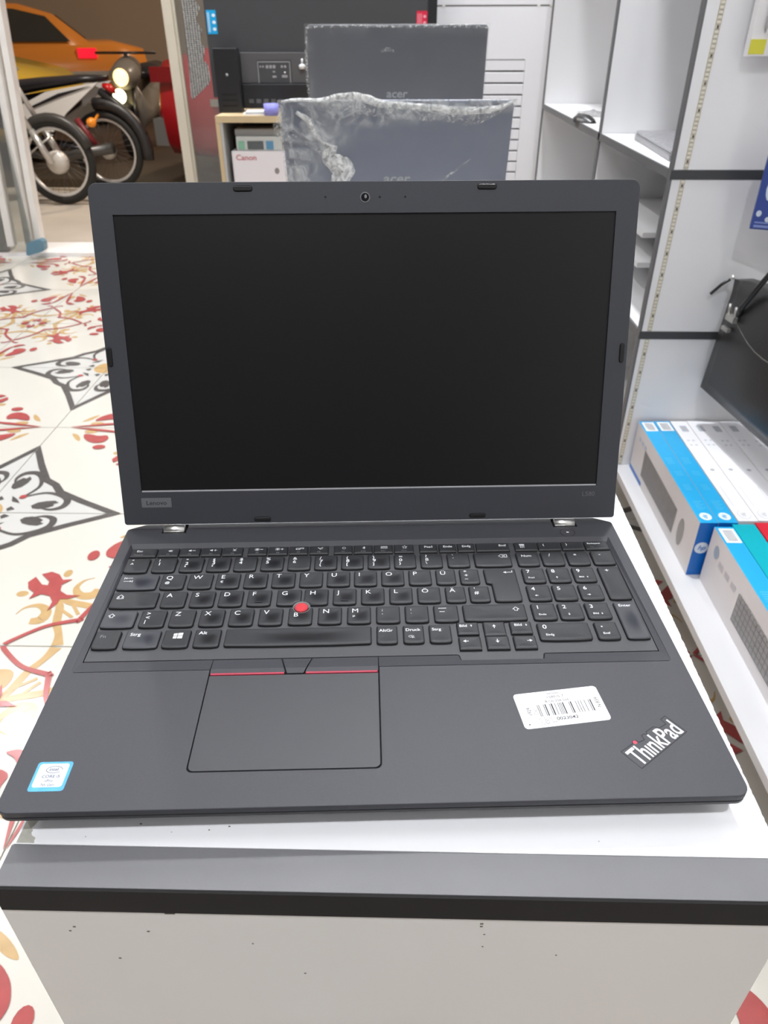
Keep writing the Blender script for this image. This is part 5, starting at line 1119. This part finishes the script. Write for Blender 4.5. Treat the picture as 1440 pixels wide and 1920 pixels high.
# ================================================================== STREET: bikes and cars
TYRE = mat('tyre_rubber', (0.018, 0.017, 0.016), 0.7); CHR = mat('chrome', (0.70, 0.69, 0.67), 0.22, 0.6); RIM = mat('rim_alloy', (0.80, 0.78, 0.76), 0.3, 0.45)
BKW = mat('fairing_white', (0.85, 0.82, 0.79), 0.3); BKK = mat('fairing_black', (0.02, 0.018, 0.022), 0.3); AMB = mat('amber_lens', lin(235, 140, 40), 0.3, emit=lin(235, 140, 40), estr=0.25); REDL = mat('red_lens', lin(190, 30, 30), 0.25)
def torus_pts(c, r, n=36, ax='Y'): return [(c[0] + r * math.cos(2 * math.pi * i / n), c[1], c[2] + r * math.sin(2 * math.pi * i / n)) for i in range(n)]
def wheel(parent, c, R_=0.285, tw=0.029, rimr=0.225, hub=0.05, spokes=28):
    b = MB(); b.tube(torus_pts(c, R_ - tw), tw, 10, 0, True); w1 = b.build('wheel', TYRE, parent)
    b = MB(); b.tube(torus_pts(c, rimr), 0.015, 8, 0, True); b.build('rim', RIM, w1)
    b = MB(); b.lathe([(0, -0.045), (hub * 0.8, -0.04), (hub, -0.02), (hub, 0.02), (hub * 0.8, 0.04), (0, 0.045)], c, 'Y', 20); b.build('hub', mat('hub_alloy', (0.70, 0.67, 0.63), 0.4, 0.3), w1)
    b = MB()
    for i in range(spokes):
        a = 2 * math.pi * i / spokes; b.tube([(c[0] + hub * 0.8 * math.cos(a + 0.25), c[1] + (0.02 if i % 2 else -0.02), c[2] + hub * 0.8 * math.sin(a + 0.25)), (c[0] + rimr * math.cos(a), c[1], c[2] + rimr * math.sin(a))], 0.0013, 4)
    b.build('spokes', mat('spoke_dull', (0.16, 0.15, 0.14), 0.4, 0.5), w1)['kind'] = 'stuff'
    return w1
# bike 1 : front wheel seen beside the door frame, its body to the left
GZ = -0.004
m1 = thing('motorcycle', 'motorcycle by the door frame, chromed front wheel and fork', 'motorcycle', (-2.30, 5.55, GZ), R(-4))
wheel(m1, (0, 0, 0.286), hub=0.078)
for sy_ in (-0.085, 0.085):
    b = MB(); b.tube([(0.0, sy_, 0.286), (-0.10, sy_, 0.50), ], 0.024, 10); b.tube([(-0.10, sy_, 0.50), (-0.205, sy_, 0.72), (-0.25, sy_, 0.82)], 0.018, 10); b.build('fork_tube', CHR, m1)
b = MB(); b.tube([(0.245 * math.cos(a) * 1.12, 0.0, 0.286 + 0.245 * math.sin(a) * 1.16) for a in [R(20 + i * 12) for i in range(14)]], 0.035, 8); b.build('mudguard', mat('guard_grey', (0.05, 0.046, 0.044), 0.4), m1)
b = MB(); b.tube([(-0.17, -0.09, 0.335), (-0.06, -0.09, 0.41), (0.04, -0.06, 0.47)], 0.006, 8); b.build('guard_stay', CHR, m1)
b = MB(); b.tube([(-0.26, -0.22, 0.86), (-0.25, 0, 0.83), (-0.26, 0.22, 0.86)], 0.012, 8); b.build('handlebar', CHR, m1)
b = MB(); b.lathe([(0, -0.04), (0.028, -0.03), (0.03, 0.0), (0.0, 0.02)], (-0.17, -0.12, 0.735), 'Y', 14); b.build('indicator', mat('indicator_red', lin(215, 80, 50), 0.35), m1)
b = MB(); b.lathe([(0, -0.04), (0.018, -0.035), (0.02, 0.0), (0.0, 0.02)], (-0.125, -0.12, 0.685), 'Y', 14); b.build('fork_cap', CHR, m1)
b = MB(); b.lathe([(0, -0.10), (0.07, -0.08), (0.085, 0.0), (0, 0.05)], (-0.22, 0, 0.82), 'X', 16); b.build('headlamp', BKK, m1)
b = MB(); b.tube([(-0.28, 0, 0.78), (-0.55, 0, 0.80), (-0.80, 0, 0.76), (-1.15, 0, 0.80)], [0.06, 0.13, 0.10, 0.05], 14); b.tube([(-0.35, 0, 0.60), (-0.62, 0, 0.42), (-0.9, 0, 0.40)], [0.04, 0.12, 0.06], 12); b.build('body', BKK, m1)
wheel(m1, (-1.24, 0, 0.286))
b = MB(); b.tube([(-0.9, -0.05, 0.40), (-1.24, -0.07, 0.286)], 0.02, 8); b.tube([(-0.9, 0.05, 0.40), (-1.24, 0.07, 0.286)], 0.02, 8); b.build('swing_arm', BKK, m1)
b = MB(); b.tube([(-0.6, -0.16, 0.30), (-0.6, -0.28, -0.0 + 0.004)], 0.01, 6); b.build('stand', CHR, m1)
# bike 2 : behind, tail to the right
m2 = thing('motorcycle', 'black and white motorcycle behind, its tail and orange indicator pointing right', 'motorcycle', (-2.13, 6.14, GZ), R(-6))
wheel(m2, (0, 0, 0.286), hub=0.06); wheel(m2, (-1.26, 0, 0.286), hub=0.06)
def hull(name, parent, secs, m, n=14, lab=None):
    """secs: (x, y, z, half width, half height)"""
    V = []; F = []
    for (x, y, z, a, c) in secs:
        for k in range(n): t_ = 2 * math.pi * k / n; V.append((x, y + a * math.cos(t_), z + c * math.sin(t_)))
    for i in range(len(secs) - 1):
        for k in range(n): F.append((i * n + k, i * n + (k + 1) % n, (i + 1) * n + (k + 1) % n, (i + 1) * n + k))
    F += [tuple(range(n)), tuple((len(secs) - 1) * n + k for k in range(n))]
    b = MB(); b.add(V, F, 0, True); return b.build(name, m, parent, None, lab)
hull('seat', m2, [(0.10, 0, 0.79, 0.03, 0.015), (-0.10, 0, 0.78, 0.09, 0.03), (-0.45, 0, 0.745, 0.12, 0.045), (-0.80, 0, 0.70, 0.10, 0.06), (-0.95, 0, 0.70, 0.05, 0.04)], BKK)
V, F = prism([[(0.08, 0.765), (-0.12, 0.735), (-0.35, 0.70), (-0.60, 0.60), (-0.66, 0.46), (-0.52, 0.44), (-0.36, 0.43), (-0.22, 0.56)]], 0, 0.02)
for s_ in (-1, 1): link('side_fairing', mesh('side_fairing', [(v[0], s_ * (0.105 + v[2]), v[1]) for v in V], F, BKW), m2, None, 'white side fairing')
V, F = prism([[(0.02, 0.742), (-0.25, 0.69), (-0.50, 0.60), (-0.50, 0.585), (-0.25, 0.665)]], 0, 0.004); link('fairing_stripe', mesh('fairing_stripe', [(v[0], -0.128 - v[2], v[1]) for v in V], F, BKK), m2)
hull('body', m2, [(-0.16, 0, 0.66, 0.05, 0.06), (-0.42, 0, 0.58, 0.09, 0.12), (-0.70, 0, 0.50, 0.10, 0.16), (-0.95, 0, 0.62, 0.09, 0.12), (-1.12, 0, 0.80, 0.06, 0.08)], BKK)
hull('tail_light', m2, [(0.06, 0, 0.735, 0.03, 0.02), (0.11, 0, 0.72, 0.05, 0.03), (0.14, 0, 0.70, 0.02, 0.02)], REDL)
b = MB(); b.lathe([(0, -0.05), (0.03, -0.04), (0.034, -0.01), (0.0, 0.02)], (0.0, -0.17, 0.505), 'Y', 14); b.tube([(0.0, -0.15, 0.505), (-0.02, 0.0, 0.55)], 0.01, 6); b.build('indicator', AMB, m2, None, 'orange indicator')
b = MB(); b.tube([(-0.03, -0.09, 0.31), (-0.16, -0.10, 0.52)], 0.022, 10); b.build('shock_absorber', mat('shock_red', lin(130, 45, 50), 0.4), m2)
b = MB(); b.tube([(0.33 * math.cos(a), 0, 0.286 + 0.33 * math.sin(a)) for a in [R(-10 + i * 12) for i in range(10)]], 0.045, 8); b.tube([(0.02, 0, 0.70), (0.16, 0, 0.60), (0.33, 0, 0.40)], 0.03, 8); b.build('mudguard', mat('guard_black', (0.03, 0.028, 0.028), 0.4), m2)
b = MB(); b.tube([(-0.70, -0.12, 0.27), (-0.25, -0.15, 0.27), (0.12, -0.16, 0.33)], [0.02, 0.035, 0.042], 12); b.build('exhaust', mat('exhaust_steel', (0.12, 0.115, 0.11), 0.35, 0.7), m2)
b = MB(); b.tube([(-1.26, -0.08, 0.286), (-1.10, -0.08, 0.80)], 0.018, 8); b.tube([(-1.26, 0.08, 0.286), (-1.10, 0.08, 0.80)], 0.018, 8); b.tube([(-1.06, -0.28, 0.92), (-1.10, 0, 0.86), (-1.06, 0.28, 0.92)], 0.012, 8); b.tube([(-0.6, -0.14, 0.30), (-0.62, -0.26, 0.004)], 0.01, 6); b.build('fork_and_bar', CHR, m2)
b = MB(); b.tube([(-0.62, 0.05, 0.36), (0, 0.07, 0.286)], 0.02, 8); b.tube([(-0.62, -0.05, 0.36), (0, -0.07, 0.286)], 0.02, 8); b.build('swing_arm', BKK, m2)
GLS = mat('car_glass', (0.03, 0.032, 0.03), 0.08, spec=0.8)
def car(label, col, loc, rz, L=4.3, tail_on=False, cname='car', group=None):
    """rear at x=0, front at x=L; local y centre"""
    t = thing('car', label, 'car', loc, rz, group); k = L / 4.3
    body = [(0.0, 0.74, 0.42, 0.62), (0.06, 0.80, 0.24, 0.90), (0.45, 0.84, 0.22, 0.99), (0.95, 0.85, 0.20, 0.985), (1.8, 0.86, 0.20, 0.96), (2.9, 0.86, 0.20, 0.94), (3.5, 0.84, 0.20, 0.88), (4.05, 0.80, 0.22, 0.78), (4.25, 0.72, 0.26, 0.66), (4.3, 0.60, 0.32, 0.56)]
    V = []; F = []
    for (x, w_, z0, z1) in body:
        zm = z0 + (z1 - z0) * 0.55
        prof = [(-w_ * 0.9, z0), (-w_, z0 + 0.08), (-w_ - 0.03, zm), (-w_ + 0.02, z1 - 0.06), (-w_ * 0.86, z1), (0, z1 + 0.02), (w_ * 0.86, z1), (w_ - 0.02, z1 - 0.06), (w_ + 0.03, zm), (w_, z0 + 0.08), (w_ * 0.9, z0)]
        V += [(x * k, p[0], p[1]) for p in prof]
    n = 11
    for i in range(len(body) - 1):
        for q in range(n): F.append((i * n + q, i * n + (q + 1) % n, (i + 1) * n + (q + 1) % n, (i + 1) * n + q))
    F += [tuple(range(n)), tuple((len(body) - 1) * n + q for q in range(n))]
    paint = mat('paint_' + cname, col, 0.25, coat=0.6)
    b = MB(); b.add(V, F, 0, True); b.build('body', paint, t)
    cab_ = [(0.75, 0.98, 0.98), (1.15, 1.30, 1.31), (1.55, 1.41, 1.42), (2.1, 1.43, 1.44), (2.55, 1.38, 1.39), (3.25, 0.95, 0.96)]
    V = []; F = []
    for (x, z1, _) in cab_:
        f_ = (z1 - 0.95) / 0.48; wt = 0.80 - 0.20 * f_
        V += [(x * k, -0.80, 0.93), (x * k, -wt, z1 - 0.03), (x * k, -wt + 0.08, z1), (x * k, wt - 0.08, z1), (x * k, wt, z1 - 0.03), (x * k, 0.80, 0.93)]
    for i in range(5):
        for q in range(5): F.append((i * 6 + q, i * 6 + q + 1, (i + 1) * 6 + q + 1, (i + 1) * 6 + q))
    F += [tuple(range(6)), tuple(30 + q for q in range(6))]
    b = MB(); b.add(V, F, 0, True); b.build('cabin', paint, t)
    def wt(z): return 0.80 - 0.20 * ((z + 0.0 - 0.95) / 0.48)
    for s_ in (-1, 1):
        for q in ([(1.0, 0.99), (1.25, 1.27), (1.62, 1.35), (1.86, 1.36), (1.86, 0.99)], [(1.94, 0.99), (1.94, 1.36), (2.42, 1.34), (2.98, 0.99)]):
            V_, F_ = prism([q if s_ < 0 else q], 0, 0.012)
            link('side_window', mesh('side_window', [(v[0] * k, s_ * (wt(v[1]) + 0.012 + v[2] * 0.5), v[1]) for v in V_], F_, GLS), t)
    def ramp_quad(name, xa, za, xb, zb, m, wa, wb, off):
        dx_, dz_ = (xb - xa), (zb - za); ln = math.hypot(dx_, dz_); nx_, nz_ = -dz_ / ln * off, dx_ / ln * off
        if nz_ < 0: nx_, nz_ = -nx_, -nz_
        V_ = [((xa) * k + nx_, -wa, za + nz_), ((xa) * k + nx_, wa, za + nz_), ((xb) * k + nx_, wb, zb + nz_), ((xb) * k + nx_, -wb, zb + nz_)]
        V_ += [(v[0] - nx_ * 0.5, v[1], v[2] - nz_ * 0.5) for v in V_]
        b_ = MB(); b_.add(V_, [(0, 1, 2, 3), (7, 6, 5, 4), (0, 4, 5, 1), (1, 5, 6, 2), (2, 6, 7, 3), (3, 7, 4, 0)]); b_.build(name, m, t)
    ramp_quad('rear_window', 0.80, 1.01, 1.13, 1.275, GLS, 0.66, 0.56, 0.02); ramp_quad('windscreen', 2.60, 1.34, 3.18, 0.985, GLS, 0.56, 0.68, 0.02)
    for x in (0.85, 3.45):
        for s_ in (-1, 1):
            b = MB(); b.lathe([(0.0, -0.10), (0.29, -0.10), (0.315, -0.07), (0.315, 0.07), (0.29, 0.10), (0.0, 0.10)], (x * k, s_ * 0.80, 0.316), 'Y', 24); w_o = b.build('wheel', TYRE, t)
            b = MB(); b.lathe([(0.0, 0.112), (0.10, 0.108), (0.20, 0.104), (0.20, -0.104), (0.10, -0.108), (0.0, -0.112)], (x * k, s_ * 0.80, 0.316), 'Y', 20); b.build('hubcap', RIM, w_o)
    lm_ = mat('tail_lens_on', lin(240, 20, 50), 0.3, emit=(1.0, 0.01, 0.04), estr=0.7) if tail_on else mat('tail_lens', lin(120, 15, 20), 0.3)
    for s_ in (-1, 1):
        b = MB(); b.box(*((0.70 * k, 0.94 * k, s_ * 0.842 - 0.025, s_ * 0.842 + 0.025, 0.80, 0.915) if tail_on else (0.01 * k, 0.26 * k, s_ * 0.842 - 0.02, s_ * 0.842 + 0.02, 0.76, 0.865))); o = b.build('tail_lamp', lm_, t)
        b = MB(); b.box(4.0 * k, 4.26 * k, s_ * 0.64 - 0.12, s_ * 0.64 + 0.12, 0.56, 0.70); b.build('headlamp', mat('lamp_clear', (0.7, 0.7, 0.66), 0.15), t)
    b = MB(); b.box(-0.06, 0.08, -0.78, 0.78, 0.30, 0.50); b.build('bumper', mat('bumper_grey', (0.14, 0.135, 0.13), 0.5), t)
    b = MB(); b.box(4.26 * k, 4.36 * k, -0.70, 0.70, 0.30, 0.46); b.build('bumper', mat('bumper_grey', (0.14, 0.135, 0.13), 0.5), t)
    b = MB()
    for s_ in (-1, 1): b.box(0.5 * k, 3.9 * k, s_ * 0.89 - 0.008, s_ * 0.89 + 0.008, 0.60, 0.65)
    for s_ in (-1, 1): b.box(0.5 * k, 1.2 * k, s_ * 0.895 - 0.008, s_ * 0.895 + 0.008, 0.60, 0.65) if False else None
    b.build('side_trim', mat('trim_silver', (0.5, 0.48, 0.45), 0.3, 0.6), t)['kind'] = 'stuff'
    return t
SZ = -0.02
# taxi facing left: rear at the right -> rotate 180 deg
car('orange taxi with lit red tail lamp, passing behind the motorcycles', lin(225, 140, 50), (-3.65, 12.4, SZ - 0.001), R(180 + 24), tail_on=True, cname='orange')
car('yellow taxi with its nose pointing right, just behind the first motorcycle', lin(226, 186, 60), (-7.50, 8.35, SZ), R(-3), cname='yellow')
car('beige car far back, left of the shop window post', lin(190, 160, 120), (0.65, 14.0, SZ), R(178), cname='beige')
car('deep red car parked right outside the shop window', lin(175, 22, 34), (-1.66, 7.25, SZ), R(-9), cname='red')
# scooter with lit lamps
s1 = thing('scooter', 'grey scooter facing the shop with lit yellow headlamp', 'scooter', (-2.55, 8.05, SZ), R(-90))
wheel(s1, (0.0, 0, 0.25), 0.25, 0.035, 0.19, 0.05, 12); wheel(s1, (-1.15, 0, 0.25), 0.25, 0.045, 0.18, 0.05, 12)
GRY = mat('scooter_grey', (0.20, 0.18, 0.16), 0.3)
hull('front_shell', s1, [(0.10, 0, 0.72, 0.08, 0.06), (0.02, 0, 0.72, 0.13, 0.11), (-0.12, 0, 0.74, 0.15, 0.13), (-0.25, 0, 0.80, 0.12, 0.10)], GRY)
hull('seat', s1, [(-0.55, 0, 0.72, 0.10, 0.04), (-0.8, 0, 0.76, 0.14, 0.06), (-1.2, 0, 0.78, 0.10, 0.05)], BKK)
hull('body', s1, [(-0.15, 0, 0.45, 0.12, 0.25), (-0.45, 0, 0.38, 0.12, 0.10), (-0.8, 0, 0.50, 0.16, 0.20), (-1.25, 0, 0.62, 0.10, 0.10)], GRY)
b = MB(); b.tube([(0, -0.06, 0.25), (-0.08, -0.06, 0.62)], 0.02, 8); b.tube([(0, 0.06, 0.25), (-0.08, 0.06, 0.62)], 0.02, 8); b.tube([(-0.2, -0.3, 0.92), (-0.2, 0.3, 0.92)], 0.012, 8); b.tube([(-0.2, 0, 0.8), (-0.2, 0, 0.92)], 0.02, 8); b.build('fork_and_bar', BKK, s1)
b = MB(); b.lathe([(0, 0.03), (0.05, 0.025), (0.075, 0.0), (0.06, -0.03)], (0.12, 0.02, 0.725), 'X', 18); b.build('headlamp', mat('headlamp_yellow', (1, 0.8, 0.4), 0.3, emit=(1.0, 0.72, 0.30), estr=2.2), s1)
b = MB(); b.lathe([(0, 0.03), (0.05, 0.025), (0.065, 0.0), (0.05, -0.03)], (0.13, -0.02, 0.565), 'X', 18); b.build('headlamp', mat('headlamp_white', (1, 0.95, 0.7), 0.3, emit=(1.0, 0.93, 0.62), estr=6.0), s1)
# lamps outside
t = thing('added_outdoor_lamp', 'unseen lamp added over the shop door to brighten pavement and motorcycles', 'lamp', (-1.9, 4.36, 3.3))  # unseen lamp, added to brighten the motorcycles and pavement
b = MB(); b.box(-0.1, 0.1, 0.0, 0.5, 0.0, 0.06); b.build('lamp_arm', mat('lamp_post_grey', (0.2, 0.2, 0.2), 0.5), t)
area_light('lamp', (0, 0.42, -0.01), 0.25, 85, (1.0, 0.93, 0.84), rot=(R(18), 0, 0), parent=t)
b = MB(); b.box(-6.0, 4.0, 4.2, 4.36, CEIL + 0.1, 3.9); struct('wall_lintel', b, WALLD)
for (x, y, z, p, c) in [(2.2, 10.6, 6.5, 420, (1.0, 0.80, 0.60))]:
    t = thing('street_lamp', 'street lamp head over the road outside', 'street lamp', (x, y, 0))
    b = MB(); b.box(-0.25, 0.25, -0.1, 0.1, z, z + 0.08); b.tube([(0, -0.1, z + 0.06), (0, -0.9, z + 0.1), (0, -0.95, -0.02)], 0.04, 8); b.build('lamp_post', mat('lamp_post_grey', (0.2, 0.2, 0.2), 0.5), t)
    area_light('lamp', (0, 0, z - 0.01), 0.4, p, c, parent=t)
